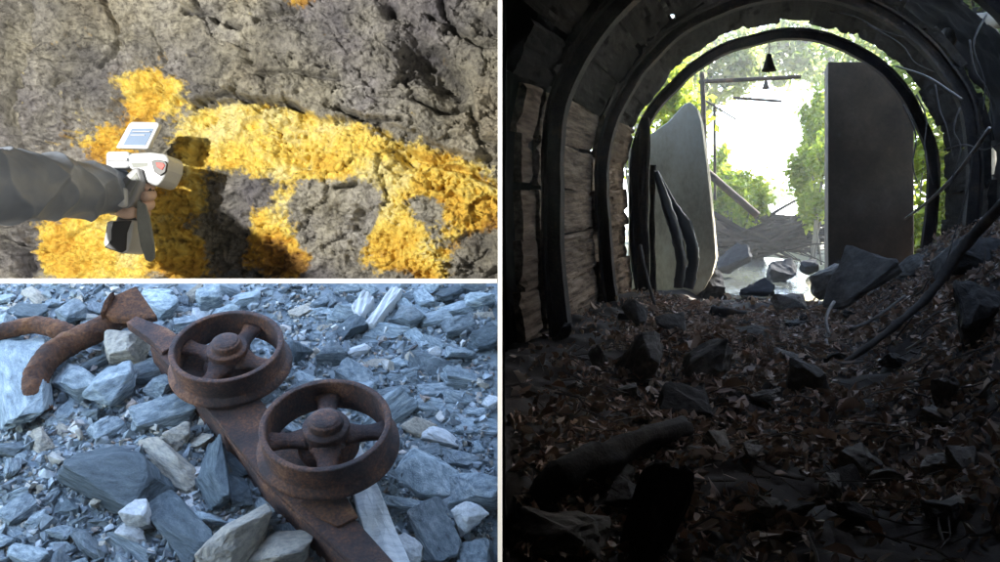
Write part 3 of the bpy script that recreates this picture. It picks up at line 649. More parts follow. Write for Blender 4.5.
for q in [(352, 460), (358, 478), (366, 495), (374, 512), (384, 530), (392, 548), (398, 562), (357, 303), (380, 305), (390, 292)] + [(150 + 8.1 * i, 340 + 8.9 * i) for i in range(26)] + [(40, 328), (75, 340), (45, 362), (38, 388), (110, 325), (130, 305)]:
    x, v = sl_co(sp(*q)); placed.append((x, v, .055))
# --- the rest of the stones: random, each an object, kept off one another
marks = [('the upper wheel', 226, 345), ('the lower wheel', 325, 425), ('the rusty hook', 60, 365), ('the pale wood chunks', 375, 303), ('the white plank', 385, 520), ('the largest dark slab', 116, 475), ('the large right slab', 478, 488),
         ('the lower left corner', 20, 555), ('the right edge stone', 493, 405), ('the purple blue slab', 459, 326), ('the top left corner', 15, 290), ('the grey blue stone', 222, 296)]
gen = []; tries = 0
while len(gen) < 250 and tries < 40000:
    tries += 1
    px = rng.uniform(-6, 500); py = 286 + (562 - 286 + 8) * rng.random() ** .85
    big = max(.25, 1 - tries / 9000)
    base = np.interp(py, [286, 400, 562], [.070, .088, .095])
    if px < 130 and py > 440: base *= .55
    if px < 330 and py < 345 and px > 250: base *= .6
    if px > 380: base *= 1.35
    L = base * 1.5 * big * rng.uniform(.7, 1.6); W = L * rng.uniform(.42, .85); T = W * rng.uniform(.45, .8)
    p = sp(px, py, T * .30); x, v = sl_co(p); r_ = (L * W) ** .5 * .5
    if p.x > -.03 - L * .3: continue
    if any((x - a) ** 2 + (v - c) ** 2 < (r_ + q) ** 2 * .62 for a, c, q in placed): continue
    placed.append((x, v, r_)); gen.append((px, py, L, W, T, p))
info = []
for px, py, L, W, T, p in gen:
    k = rng.random(); kind = 'slate' if k < .66 else 'dark' if k < .80 else 'tan' if k < .90 else 'pale'
    phi = rng.gauss(-.15, .7); ax = (SX * math.cos(phi) + SU * math.sin(phi)); tilt = Matrix.Rotation(rng.gauss(0, .30), 3, ax) @ Matrix.Rotation(rng.gauss(0, .22), 3, SU)
    ax = (tilt @ ax).normalized(); nn = tilt @ SN; nn = (nn - ax * nn.dot(ax)).normalized()
    o = inst('stone', rng.choice(TEMPL[kind] + BLK[kind]), p, (ax, nn.cross(ax), nn), (L, W, T))
    near = sorted(marks, key=lambda m_: math.hypot(px - m_[1], (py - m_[2]) * 1.3))[0]
    dx, dy = px - near[1], py - near[2]
    rel = ('right of' if dx > 0 else 'left of') if abs(dx) > abs(dy) * 1.3 else ('below' if dy > 0 else 'above')
    col = {'slate': 'bluish', 'dark': 'dark slate', 'tan': 'tan', 'pale': 'whitish'}[kind]
    shp = 'long' if L / W > 1.7 else 'blocky' if T / W > .66 else 'flat'
    szw = 'medium' if L > .075 else 'small' if L > .045 else 'tiny'
    info.append((o, f'{szw} {shp} {col} stone {rel} {near[0]}', px, py))
from collections import defaultdict
ORD = ['first', 'second', 'third', 'fourth', 'fifth', 'sixth', 'seventh', 'eighth', 'ninth', 'tenth', 'eleventh', 'twelfth', 'thirteenth', 'fourteenth', 'fifteenth', 'sixteenth']
def number_up(info, cat, group, side='from the left'):
    d = defaultdict(list)
    for o, lab, px, py in info: d[lab].append((px, py, o))
    for lab, lst in d.items():
        lst.sort(key=lambda q: (q[0], q[1]))
        for i, (px, py, o) in enumerate(lst):
            tag(o, lab if len(lst) == 1 else f'{lab}, {ORD[min(i, 15)]} {side}', cat, group)
number_up(info, 'stone', 'loose stones of the scree')
# --- gravel between the stones: uncountable
def soup(name, tmpl, pos, rot, scl, mat):
    V, F, off = [], [], 0
    tv = [np.array([v.co for v in b_.verts]) for b_ in tmpl]; tf = [np.array([[v.index for v in f.verts] for f in b_.faces]) for b_ in tmpl]
    for i in range(len(pos)):
        k = i % len(tmpl); V.append((tv[k] * scl[i]) @ rot[i].T + pos[i]); F.append(tf[k] + off); off += len(tv[k])
    return np_mesh(name, np.concatenate(V), np.concatenate(F), mat)
def rand_rot(n):
    q = nrg.normal(size=(n, 4)); q /= np.linalg.norm(q, axis=1)[:, None]; a, b_, c_, d_ = q.T
    return np.stack([np.stack([1 - 2 * (c_ * c_ + d_ * d_), 2 * (b_ * c_ - a * d_), 2 * (b_ * d_ + a * c_)], -1), np.stack([2 * (b_ * c_ + a * d_), 1 - 2 * (b_ * b_ + d_ * d_), 2 * (c_ * d_ - a * b_)], -1), np.stack([2 * (b_ * d_ - a * c_), 2 * (c_ * d_ + a * b_), 1 - 2 * (b_ * b_ + c_ * c_)], -1)], -2)
gt = []
for i in range(10):
    b_ = hull_bm(500 + i, 10, .7); b_.verts.ensure_lookup_table(); b_.verts.index_update(); gt.append(b_)
def islandmat(name, cols, rough=.8):
    m, n, l = mat_new(name)
    out = n.new('ShaderNodeOutputMaterial'); g = n.new('ShaderNodeNewGeometry'); rp = ramp(n, cols); l.new(g.outputs['Random Per Island'], rp.inputs[0])
    d = n.new('ShaderNodeBsdfPrincipled'); d.inputs['Roughness'].default_value = rough
    tc = n.new('ShaderNodeTexCoord'); nz = n.new('ShaderNodeTexNoise'); nz.inputs['Scale'].default_value = 60; nz.inputs['Detail'].default_value = 5; l.new(tc.outputs['Object'], nz.inputs['Vector'])
    r2 = ramp(n, [(.3, (.55, .55, .55)), (.7, (1.15, 1.15, 1.15))]); l.new(nz.outputs[0], r2.inputs[0])
    mu = n.new('ShaderNodeMix'); mu.data_type = 'RGBA'; mu.blend_type = 'MULTIPLY'; mu.inputs[0].default_value = 1; l.new(rp.outputs[0], mu.inputs[6]); l.new(r2.outputs[0], mu.inputs[7])
    l.new(mu.outputs[2], d.inputs['Base Color']); l.new(d.outputs[0], out.inputs[0]); return m
M['gravel'] = islandmat('mixed_gravel', [(0, (.15, .175, .195)), (.25, (.31, .36, .385)), (.5, (.24, .275, .30)), (.7, (.42, .46, .48)), (.82, (.45, .40, .32)), (.9, (.66, .65, .63)), (.95, (.40, .30, .23)), (1, (.12, .13, .15))])
N = 14000
gxp = nrg.uniform(-20, 500, N); gyp = 284 + 290 * nrg.random(N)
pos = np.array([tuple(sp(a, c, .0)) for a, c in zip(gxp, gyp)]); pos[:, 2] = scree_z(pos[:, 0], pos[:, 1])
L = np.minimum(nrg.lognormal(math.log(.0145), .5, N), .05); scl = L[:, None] * np.stack([np.ones(N), nrg.uniform(.5, .95, N), nrg.uniform(.35, .8, N)], -1)
k_ = pos[:, 0] < -.02; k_ &= ~((pos[:, 0] > -.04) & (L > .03))
o = soup('gravel', gt, pos[k_] + np.array(SN) * (L[k_] * .15)[:, None], rand_rot(N)[k_], scl[k_], M['gravel']); tag(o, kind='stuff', label='small mixed blue grey gravel filling gaps between the stones', cat='gravel')
# ------------------------------------------------------------------ wheels on their rusty beam
def wheel(cx, cy, wpx, Y, ratio, label, rot):
    c_ = at(cx, cy, Y); rr_ = wpx / 2000 * Y
    view = (CO - c_).normalized()
    el = math.asin(ratio)            # axis leans towards the camera
    side = Vector((1, 0, 0)); up = (view - side * view.dot(side)).normalized(); perp = side.cross(up)   # perp points away/up
    ax = (up * math.sin(el) + perp * (-math.cos(el) if perp.z < 0 else math.cos(el))).normalized()
    Xa = side; Ya = ax.cross(Xa)
    Mw = Matrix(((Xa.x, Ya.x, ax.x, c_.x), (Xa.y, Ya.y, ax.y, c_.y), (Xa.z, Ya.z, ax.z, c_.z), (0, 0, 0, 1))) @ Matrix.Rotation(R(rot), 4, 'Z')
    g = empty('mine_cart_wheel', c_); tag(g, label, 'wheel', 'rusty mine cart wheels')
    r = rr_; bm = bmesh.new()
    prof = [(.90 * r, 0), (.92 * r, .012 * r), (.985 * r, .012 * r), (1.0 * r, -.005 * r), (1.0 * r, -.04 * r), (.985 * r, -.32 * r), (.995 * r, -.37 * r), (1.07 * r, -.42 * r), (1.095 * r, -.455 * r), (1.095 * r, -.505 * r), (1.07 * r, -.52 * r), (.87 * r, -.52 * r), (.875 * r, -.40 * r), (.89 * r, -.05 * r), (.90 * r, 0)]
    lathe_bm(bm, prof, 96, Mw); bmesh.ops.remove_doubles(bm, verts=bm.verts, dist=1e-6)
    rim = bm_obj('rim', bm, M['rust'], g, True); bevel(rim, .0015, 2, 25)
    bm = bmesh.new(); hp = [(.0, .10 * r), (.21 * r, .10 * r), (.25 * r, .085 * r), (.262 * r, .06 * r), (.265 * r, .0), (.27 * r, -.035 * r), (.335 * r, -.038 * r), (.36 * r, -.055 * r), (.36 * r, -.10 * r), (.325 * r, -.12 * r), (.34 * r, -.20 * r), (.43 * r, -.36 * r), (.47 * r, -.45 * r), (.47 * r, -.54 * r), (0, -.54 * r)]
    lathe_bm(bm, hp, 56, Mw); bmesh.ops.remove_doubles(bm, verts=bm.verts, dist=1e-6)
    hub = bm_obj('hub', bm, M['rust'], g, True); bevel(hub, .002, 2, 25)
    bm = bmesh.new(); lathe_bm(bm, [(0, .125 * r), (.12 * r, .122 * r), (.19 * r, .112 * r), (.215 * r, .10 * r), (.215 * r, .09 * r)], 40, Mw); bmesh.ops.remove_doubles(bm, verts=bm.verts, dist=1e-6)
    bm_obj('axle_cap', bm, M['rust'], hub, True)
    for q in range(4):
        a = math.pi / 2 * q
        bm = bmesh.new(); rings = []
        for i in range(9):
            f = i / 8; rad_ = (.28 + .60 * f) * r
            w_ = (.34 - .50 * f + .44 * f * f) * r * .78 ; hh_ = .10 * r * (1 - .15 * f); z = (-.27 - .02 * math.sin(f * 3)) * r
            ring = []
            for k in range(10):
                b_ = 2 * math.pi * k / 10; ring.append(bm.verts.new(Mw @ (Matrix.Rotation(a, 4, 'Z') @ Vector((rad_, w_ * math.cos(b_), z + hh_ * math.sin(b_))))))
            rings.append(ring)
        for u_, v_ in zip(rings, rings[1:]):
            for k in range(10): bm.faces.new((u_[k], u_[(k + 1) % 10], v_[(k + 1) % 10], v_[k]))
        bm.faces.new(rings[0][::-1]); bm.faces.new(rings[-1])
        bm_obj('spoke', bm, M['rust'], g, True)
    return Mw, r
W2, r2_ = wheel(325.5, 423, 132, 2.60, .70, 'lower rusty spoked mine cart wheel, nearer of the two on the beam', 8)
W1, r1_ = wheel(226.5, 345, 113, 2.92, .64, 'upper rusty spoked mine cart wheel, farther of the two on the beam', -18)
# beam
bmr = empty('rusty_beam', at(300, 470, 2.75))
tag(bmr, 'long rusty flat iron beam lying on the scree under both wheels', 'iron beam')
def bar(name, lpts, rpts, thick, mat, parent, lat=2):
    """strip between two pixel edges with distances, thickness along the scree normal"""
    bm = bmesh.new(); T_, B_ = [], []
    for (a, c, Y), (d_, e_, Y2) in zip(lpts, rpts):
        row = [sp(a, c, Y).lerp(sp(d_, e_, Y2), k / lat) for k in range(lat + 1)]
        T_.append([bm.verts.new(p) for p in row]); B_.append([bm.verts.new(p - SN * thick) for p in row])
    for i in range(len(T_) - 1):
        for k in range(lat):
            bm.faces.new((T_[i][k], T_[i][k + 1], T_[i + 1][k + 1], T_[i + 1][k])); bm.faces.new((B_[i][k + 1], B_[i][k], B_[i + 1][k], B_[i + 1][k + 1]))
        bm.faces.new((T_[i][0], T_[i + 1][0], B_[i + 1][0], B_[i][0])); bm.faces.new((T_[i + 1][lat], T_[i][lat], B_[i][lat], B_[i + 1][lat]))
    for i in (0, -1):
        for k in range(lat):
            q = (T_[i][k], B_[i][k], B_[i][k + 1], T_[i][k + 1]); bm.faces.new(q if i == 0 else q[::-1])
    bmesh.ops.recalc_face_normals(bm, faces=bm.faces)
    o = bm_obj(name, bm, mat, parent); bevel(o, .002, 2); return o
bar('flange_plate', [(150, 345, .12), (215, 418, .10), (264, 478, .10), (356, 566, .10)], [(186, 338, .12), (258, 396, .10), (326, 486, .10), (394, 562, .10)], .014, M['rust'], bmr, 3)
bar('web', [(150, 347, .105), (215, 421, .085), (262, 482, .085), (350, 567, .085)], [(156, 349, .105), (221, 423, .085), (268, 484, .085), (356, 568, .085)], .08, M['rust'], bmr, 1)
bar('end_tongue', [(126, 322, .15), (150, 339, .14), (162, 352, .13)], [(136, 316, .15), (168, 328, .14), (184, 340, .13)], .03, M['rust'], bmr, 1)
bar('scale_flake', [(300, 502, .109), (318, 516, .109), (338, 526, .108)], [(318, 492, .109), (347, 497, .109), (358, 516, .108)], .008, M['rusthook'], bmr, 3)
# hook and coupling plate
hk = empty('coupling_hook', at(70, 350, 3.2)); tag(hk, 'thick rusty iron hook with a straight bar to the left edge', 'hook')
tube('hook_arc', [sp(146, 310, .10), sp(122, 318, .09), sp(98, 330, .09), sp(72, 342, .09), sp(50, 356, .09), sp(37, 375, .08), sp(36, 395, .06), sp(46, 412, .02)], [.032, .036, .038, .039, .040, .039, .035, .026], M['rusthook'], hk, 28, .16, 3, 14, .85, 70)
tube('bar', [sp(-90, 345, .08), sp(-30, 338, .08), sp(5, 331, .09), sp(35, 325, .10), sp(58, 330, .10), sp(76, 338, .09)], [.028, .028, .026, .027, .032, .030], M['rusthook'], hk, 24, .16, 8, 12, 1, 70)
bar('plate', [(112, 318, .13), (100, 312, .14), (113, 296, .16)], [(140, 320, .13), (157, 316, .14), (136, 286, .17)], .02, M['rusthook'], hk, 3)
bar('lip', [(100, 313, .15), (104, 301, .17), (110, 293, .18)], [(106, 310, .15), (110, 298, .17), (114, 291, .18)], .03, M['rusthook'], hk, 1)
# pale timber
def plank_px(name, quad, thick, label, cat, lift=.03, mat='wood', group=None):
    """a board from two long edges given as pixel pairs"""
    pts = [sp(x, y, lift) for x, y in quad]; bm = bmesh.new(); T_ = []; n_ = 10
    for i in range(n_ + 1):
        f = i / n_; a = pts[0].lerp(pts[3], f); c_ = pts[1].lerp(pts[2], f)
        T_.append([a.lerp(c_, k / 4) + SN * (.004 * math.sin(k * 2.3 + i * 1.1) + rng.uniform(-.0015, .0015)) for k in range(5)])
    tv = [[bm.verts.new(p) for p in r_] for r_ in T_]; bv = [[bm.verts.new(p - SN * thick) for p in r_] for r_ in T_]
    for i in range(n_):
        for k in range(4):
            bm.faces.new((tv[i][k], tv[i][k + 1], tv[i + 1][k + 1], tv[i + 1][k])); bm.faces.new((bv[i][k + 1], bv[i][k], bv[i + 1][k], bv[i + 1][k + 1]))
        bm.faces.new((tv[i][0], tv[i + 1][0], bv[i + 1][0], bv[i][0])); bm.faces.new((tv[i + 1][4], tv[i][4], bv[i][4], bv[i + 1][4]))
    for i in (0, n_):
        for k in range(4): bm.faces.new((tv[i][k], bv[i][k], bv[i][k + 1], tv[i][k + 1]))
    bmesh.ops.recalc_face_normals(bm, faces=bm.faces)
    o = bm_obj(name, bm, M[mat]); bevel(o, .004, 2); return tag(o, label, cat, group)
plank_px('timber_plank', [(343, 452), (361, 445), (412, 566), (374, 570)], .045, 'long bleached white plank sticking out from under the lower wheel', 'plank', .06)
plank_px('wood_chunk', [(351, 306), (364, 288), (374, 297), (360, 316)], .04, 'left one of two pale broken wood chunks at the top of the scree', 'wood', .05, 'pale')
plank_px('wood_chunk', [(365, 322), (392, 286), (402, 288), (374, 324)], .04, 'right and longer one of two pale broken wood chunks at the top', 'wood', .05, 'pale')
# ================================================================== TUNNEL (right)
def arch(r, a):
    """horseshoe: half circle above, nearly upright legs below; a in radians"""
    a = np.asarray(a, float); ex = np.maximum(0, np.maximum(-a, a - math.pi)); sg_ = np.where(np.cos(a) >= 0, 1.0, -1.0)
    s_ = np.where(ex > 0, sg_ * r * (1 - .07 * ex ** 2), r * np.cos(a)); h_ = np.where(ex > 0, -r * ex, r * np.sin(a))
    return CS + s_, CH + h_
def rib(t, Rin, dr, dt, label, a0=-62, a1=242, seed=0, cs=CS, ch=CH):
    n_ = 120; an = np.linspace(R(a0), R(a1), n_)
    wob = .022 * fbm(an * 2.2, an * 0 + seed, None, 4, seed)
    prof = [(0, 0), (0, dt), (dr * .18, dt), (dr * .24, dt * .62), (dr * .78, dt * .62), (dr * .84, dt), (dr, dt), (dr, 0), (dr * .84, 0), (dr * .78, dt * .38), (dr * .24, dt * .38), (dr * .18, 0)]
    V = []
    for r_, tt_ in prof:
        rad_ = Rin + r_ + wob
        sa, ha = arch(rad_, an); V.append(tun_np(sa, np.full(n_, t + tt_), ha))
    V = np.array(V).transpose(1, 0, 2); m_ = len(prof); idx = np.arange(n_ * m_).reshape(n_, m_)
    F = np.stack([idx[:-1], np.roll(idx[:-1], -1, 1), np.roll(idx[1:], -1, 1), idx[1:]], -1).reshape(-1, 4).tolist() + [list(idx[0][::-1]), list(idx[-1])]
    o = mesh_obj('arch_rib', V.reshape(-1, 3), F, M['rib']); bm = bmesh.new(); bm.from_mesh(o.data); bmesh.ops.recalc_face_normals(bm, faces=bm.faces); bm.to_mesh(o.data); bm.free()
    return tag(o, label, 'arch rib', 'curved ribs holding up the tunnel')
rib(7.40, .985, .075, .10, 'farthest curved rib, framing the bright tunnel mouth', seed=1)
rib(6.00, 1.0, .075, .10, 'middle curved rib, second from the bright tunnel mouth', seed=2)
rib(4.50, 1.0, .090, .10, 'nearest curved rib, a thick dark leg on the left wall', seed=3)
# timber lagging
TM = np.array([tuple(TR), tuple(TD), tuple(TU)]).T
lagm = [M['lag']]
bays = [(2.2, 4.46, 'before the nearest rib'), (4.56, 6.05, 'behind the nearest rib'), (6.07, 7.22, 'behind the middle rib')]
for bi, (t0, t1, bl) in enumerate(bays):
    cuts = np.linspace(-50, 230, 25)
    for q in range(24):
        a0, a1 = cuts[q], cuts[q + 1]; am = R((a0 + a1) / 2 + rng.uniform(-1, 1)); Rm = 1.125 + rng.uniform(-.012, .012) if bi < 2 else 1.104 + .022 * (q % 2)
        if -12 < math.degrees(am) < (62 if bi else 96) and bi < 2: continue           # fallen away on the right, left out overhead below the added opening
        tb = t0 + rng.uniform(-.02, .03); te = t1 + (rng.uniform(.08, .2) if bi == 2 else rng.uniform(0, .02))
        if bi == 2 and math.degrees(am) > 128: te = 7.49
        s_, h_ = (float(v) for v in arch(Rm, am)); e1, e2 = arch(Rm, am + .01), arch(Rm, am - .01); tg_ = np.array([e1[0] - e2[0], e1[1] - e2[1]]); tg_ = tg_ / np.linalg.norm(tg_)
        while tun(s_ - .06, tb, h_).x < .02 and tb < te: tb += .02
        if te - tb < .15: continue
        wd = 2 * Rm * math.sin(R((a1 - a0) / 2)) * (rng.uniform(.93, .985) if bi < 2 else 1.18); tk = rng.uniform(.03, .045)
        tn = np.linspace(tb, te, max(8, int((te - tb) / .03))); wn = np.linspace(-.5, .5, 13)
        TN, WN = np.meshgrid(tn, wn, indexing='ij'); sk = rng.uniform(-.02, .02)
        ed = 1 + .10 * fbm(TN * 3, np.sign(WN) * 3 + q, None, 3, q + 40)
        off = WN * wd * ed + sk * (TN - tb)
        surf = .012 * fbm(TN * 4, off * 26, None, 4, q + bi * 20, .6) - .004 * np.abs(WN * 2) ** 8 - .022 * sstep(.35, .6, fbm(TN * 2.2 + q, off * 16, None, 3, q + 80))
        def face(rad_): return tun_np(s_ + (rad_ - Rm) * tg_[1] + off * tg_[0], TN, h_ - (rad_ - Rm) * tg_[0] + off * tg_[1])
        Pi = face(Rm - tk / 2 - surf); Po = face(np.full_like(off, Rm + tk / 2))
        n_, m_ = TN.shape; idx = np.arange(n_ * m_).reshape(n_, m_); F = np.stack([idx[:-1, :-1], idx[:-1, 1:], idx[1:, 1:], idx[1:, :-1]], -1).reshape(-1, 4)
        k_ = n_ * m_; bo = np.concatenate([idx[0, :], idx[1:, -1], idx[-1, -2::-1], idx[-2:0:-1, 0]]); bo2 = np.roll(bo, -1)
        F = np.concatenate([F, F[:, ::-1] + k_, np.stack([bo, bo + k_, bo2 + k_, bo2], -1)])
        o = np_mesh('lagging_plank', (np.concatenate([Pi.reshape(-1, 3), Po.reshape(-1, 3)]) - np.array(CO)) @ TM, F, M['lag' if math.degrees(am) > 158 else 'lagshade'])
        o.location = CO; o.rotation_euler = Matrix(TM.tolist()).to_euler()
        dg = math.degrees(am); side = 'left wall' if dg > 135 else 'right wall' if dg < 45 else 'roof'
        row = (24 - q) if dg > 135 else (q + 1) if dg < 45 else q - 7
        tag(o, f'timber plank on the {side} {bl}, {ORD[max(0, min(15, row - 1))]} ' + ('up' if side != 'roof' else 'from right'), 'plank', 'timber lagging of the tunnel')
# ---------------------------------------------------------------- rocks in the tunnel
TT_ = {k: [stone_mesh('rock', 900 + i * 13 + j * 57, M[k], 4, .06, 14 + i, .8 if k != 'block' else .97) for i in range(5)] for j, k in enumerate(('trock', 'block', 'tdark'))}
TT_['dark'] = TT_['tdark']
ROUND = [stone_mesh('rock', 1500 + i * 13, M['trock'], 4, .05, 34, .15) for i in range(3)]
def rock_px(p0, p1, wpx, t, label, kind='trock', ti=0, thick=.7, tiltn=.8, cat='rock', name='rock', t2=None, me=None, group=None):
    if t < 7.3:
        t = st_of(floor_hit((p0[0] + p1[0]) / 2, max(p0[1], p1[1]) + wpx * .22))[1] + .04
    a = pix_t(*p0, t); b_ = pix_t(*p1, t if t2 is None else t2); ax = b_ - a; W = wpx / 1000 * t; L = ax.length; ax.normalize()
    nn = (TU * tiltn - TD * (1 - tiltn * .4)); nn = (nn - ax * nn.dot(ax)).normalized()
    o = inst(name, me or TT_[kind][ti % 5], (a + b_) / 2, (ax, nn.cross(ax), nn), (L, W * 1.15, W * thick * 1.15)); return tag(o, label, cat, group)
for a in [
 ((812, 300), (892, 252), 46, 6.4, 'largest pale edged slab leaning at the foot of the dark abutment', 'trock', 0, .6, .6),
 ((815, 298), (850, 268), 30, 6.3, 'long grey stone propped against the largest slab', 'trock', 3, .7, .6),
 ((890, 276), (926, 260), 18, 6.5, 'flat pale topped stone right of the largest slab', 'trock', 2, .6, .8),
 ((930, 275), (985, 235), 26, 5.4, 'dark flat stone beside the long branch on the right heap', 'trock', 4, .5, .7),
 ((764, 273), (798, 272), 24, 9.3, 'squared dark stone block standing in the bright water', 'block', 0, .9, .9),
 ((717, 264), (752, 256), 22, 9.8, 'angular grey block at the left edge of the bright water', 'block', 1, .8, .8),
 ((697, 289), (726, 287), 28, 8.2, 'squared dark block just inside the tunnel mouth on the left', 'block', 2, .95, .9),
 ((740, 296), (778, 293), 24, 7.9, 'dark block standing in the water before the log', 'block', 3, .9, .9),
 ((770, 308), (806, 297), 26, 6.9, 'rounded grey rock behind the right end of the log', 'trock', 1, .8, .7),
 ((797, 270), (818, 262), 14, 9.2, 'small dark block beside the abutment foot', 'block', 4, .8, .8),
 ((622, 305), (646, 322), 22, 5.6, 'upright triangular slab by the left wall', 'trock', 3, .4, .3),
 ((655, 312), (690, 330), 22, 5.6, 'pale crested stone right of the triangular slab', 'trock', 0, .6, .6),
 ((680, 372), (735, 350), 40, 4.7, 'big split stone lying in the middle of the leaf litter', 'trock', 4, .7, .6),
 ((612, 372), (668, 352), 44, 4.5, 'dark mound shaped boulder left of the split stone', 'trock', 2, .8, .7),
 ((594, 344), (606, 370), 18, 4.6, 'small pale chip standing on edge near the left wall', 'trock', 1, .5, .3),
 ((786, 388), (828, 382), 42, 4.0, 'pointed brown rock in the leaves right of centre', 'trock', 3, .9, .7),
 ((904, 322), (926, 320), 13, 5.0, 'lone pale stone on the right hand heap', 'block', 1, .8, .8),
 ((650, 410), (715, 405), 46, 3.4, 'black peaked boulder in front of the split stone', 'dark', 2, .7, .6),
 ((500, 540), (612, 528), 72, 2.15, 'large dark boulder in the bottom left corner of the tunnel', 'trock', 1, .8, .8),
 ((636, 560), (676, 462), 46, 2.4, 'tall black rock standing upright below the fallen beam', 'dark', 4, .9, .5),
 ((655, 428), (700, 440), 26, 3.0, 'grey rock at the upper end of the fallen beam', 'trock', 0, .7, .7),
 ((940, 300), (990, 330), 60, 4.9, 'dark boulder on the heap against the right wall', 'dark', 1, .9, .7),
 ((955, 250), (1000, 265), 40, 5.3, 'upper dark boulder against the right wall', 'dark', 3, .9, .7),
 ((730, 330), (770, 336), 16, 5.6, 'flat stone in the shade in front of the log', 'trock', 2, .6, .8),
]:
    rock_px(*a)
# small rubble, each its own, on the floor
mini = []; tries = 0
while len(mini) < 38 and tries < 2000:
    tries += 1
    px = rng.uniform(560, 960); py = rng.uniform(318, 520); p = floor_hit(px, py, .015); s_, t_, h_ = st_of(p)
    if p.x < .1: continue
    L = rng.uniform(.05, .15); ax = Vector((rng.uniform(-1, 1), rng.uniform(-1, 1), rng.uniform(-.3, .3))).normalized(); nn = (TU + Vector((rng.uniform(-.4, .4), rng.uniform(-.4, .4), 0))); nn = (nn - ax * nn.dot(ax)).normalized()
    k = rng.choice(['trock', 'trock', 'trock', 'dark']); L2 = L * rng.uniform(.5, .8); T = L * rng.uniform(.3, .6)
    o = inst('rubble_stone', rng.choice(TT_[k]), p + TU * T * .2, (ax, nn.cross(ax), nn), (L, L2, T))
    zone = ('by the left wall' if px < 640 else 'in mid floor' if px < 790 else 'on the right heap') + (' near the log' if py < 360 else ' by the split stone' if py < 420 else ' up front')
    mini.append((o, f'{"larger" if L > .1 else "small"} {"dark" if k == "dark" else "grey"} stone {zone}', px, py))
number_up(mini, 'stone', 'small stones in the leaf litter')
# ---------------------------------------------------------------- leaf litter and twigs
N = 34000
lt = 1.7 + 5.6 * nrg.random(N) ** .9; ls = nrg.uniform(-1.0, 1.35, N)
dens = sstep(-.9, -.45, ls + .12 * fbm(ls * 3, lt * 3, None, 2, 3)) * (fbm(ls * 2.5, lt * 2.5, None, 3, 77) > -.35) * (1 - .8 * sstep(6.3, 6.8, lt) * (np.abs(ls - .0) < .4))
k_ = nrg.random(N) < np.clip(dens, .08, 1); lt, ls = lt[k_], ls[k_]
P0 = tun_np(ls, lt, floor_h(ls, lt) + .006 + .022 * nrg.random(len(ls)) ** 2); k_ = P0[:, 0] > .04; P0 = P0[k_]; n_ = len(P0)
Ls = nrg.lognormal(math.log(.0145), .42, n_); Ws = Ls * nrg.uniform(.4, .75, n_); curl = nrg.uniform(-.5, .9, n_)
shape = np.array([(-1, 0, 0), (-.3, .8, 1), (.35, .7, 1), (1, 0, 0), (.35, -.7, 1), (-.3, -.8, 1)])
lv = np.zeros((n_, 6, 3)); lv[..., 0] = shape[:, 0] * Ls[:, None]; lv[..., 1] = shape[:, 1] * Ws[:, None]; lv[..., 2] = shape[:, 2] * (curl * Ls)[:, None] + (np.abs(shape[:, 0]) * nrg.uniform(-.2, .5, n_)[:, None]) * Ls[:, None]
az = nrg.uniform(0, 6.28, n_); tx = nrg.normal(0, .65, n_); ty = nrg.normal(0, .65, n_)
def rotz(v, a): c, s_ = np.cos(a)[:, None], np.sin(a)[:, None]; return np.stack([v[..., 0] * c - v[..., 1] * s_, v[..., 0] * s_ + v[..., 1] * c, v[..., 2]], -1)
def rotx(v, a): c, s_ = np.cos(a)[:, None], np.sin(a)[:, None]; return np.stack([v[..., 0], v[..., 1] * c - v[..., 2] * s_, v[..., 1] * s_ + v[..., 2] * c], -1)
def roty(v, a): c, s_ = np.cos(a)[:, None], np.sin(a)[:, None]; return np.stack([v[..., 0] * c + v[..., 2] * s_, v[..., 1], -v[..., 0] * s_ + v[..., 2] * c], -1)
lv = rotz(roty(rotx(lv, tx), ty), az) + P0[:, None]
b0 = np.arange(n_)[:, None] * 6
F = np.concatenate([b0 + np.array([0, 1, 2, 3]), b0 + np.array([0, 3, 4, 5])])
tag(np_mesh('leaf_litter', lv.reshape(-1, 3), F, M['leafbrown']), 'brown fallen leaves strewn over the tunnel floor', 'leaf litter', kind='stuff')
def stick(pts, r0, r1, label, name='branch', cat='branch', mat='bark', group=None, rough=.25, seg=8):
    n_ = len(pts); o = tube(name, pts, np.linspace(r0, r1, n_), M[mat], None, seg, rough, rng.randrange(999), 5, 1, 18); return tag(o, label, cat, group)
tv_, tf_, off_ = [], [], 0
for i in range(900):
    t_ = 1.9 + 5.2 * rng.random(); s_ = rng.uniform(-.8, 1.25); ln = rng.uniform(.05, .22); az_ = rng.uniform(0, 6.28); r_ = rng.uniform(.0012, .0035)
    k3 = []
    for f in (-.5, 0, .5):
        a_ = s_ + math.cos(az_) * ln * f + rng.uniform(-.008, .008); b2 = t_ + math.sin(az_) * ln * f; k3.append((a_, b2))
    hh3 = floor_h(np.array([q[0] for q in k3]), np.array([q[1] for q in k3])) + .012 + np.array([rng.uniform(0, .03) for q in k3])
    P3 = [tun(a_, b2, float(h3)) for (a_, b2), h3 in zip(k3, hh3)]
    if P3[0].x < .05 or P3[2].x < .05: continue
    ax_ = (P3[2] - P3[0]).normalized(); p1_ = ax_.cross(TU).normalized(); p2_ = ax_.cross(p1_)
    for P_, rr3 in zip(P3, (r_, r_ * .9, r_ * .5)):
        for k in range(4): tv_.append(P_ + (p1_ * math.cos(k * 1.5708) + p2_ * math.sin(k * 1.5708)) * rr3)
    for m4 in (0, 4):
        for k in range(4): tf_.append((off_ + m4 + k, off_ + m4 + (k + 1) % 4, off_ + m4 + 4 + (k + 1) % 4, off_ + m4 + 4 + k))
    off_ += 12
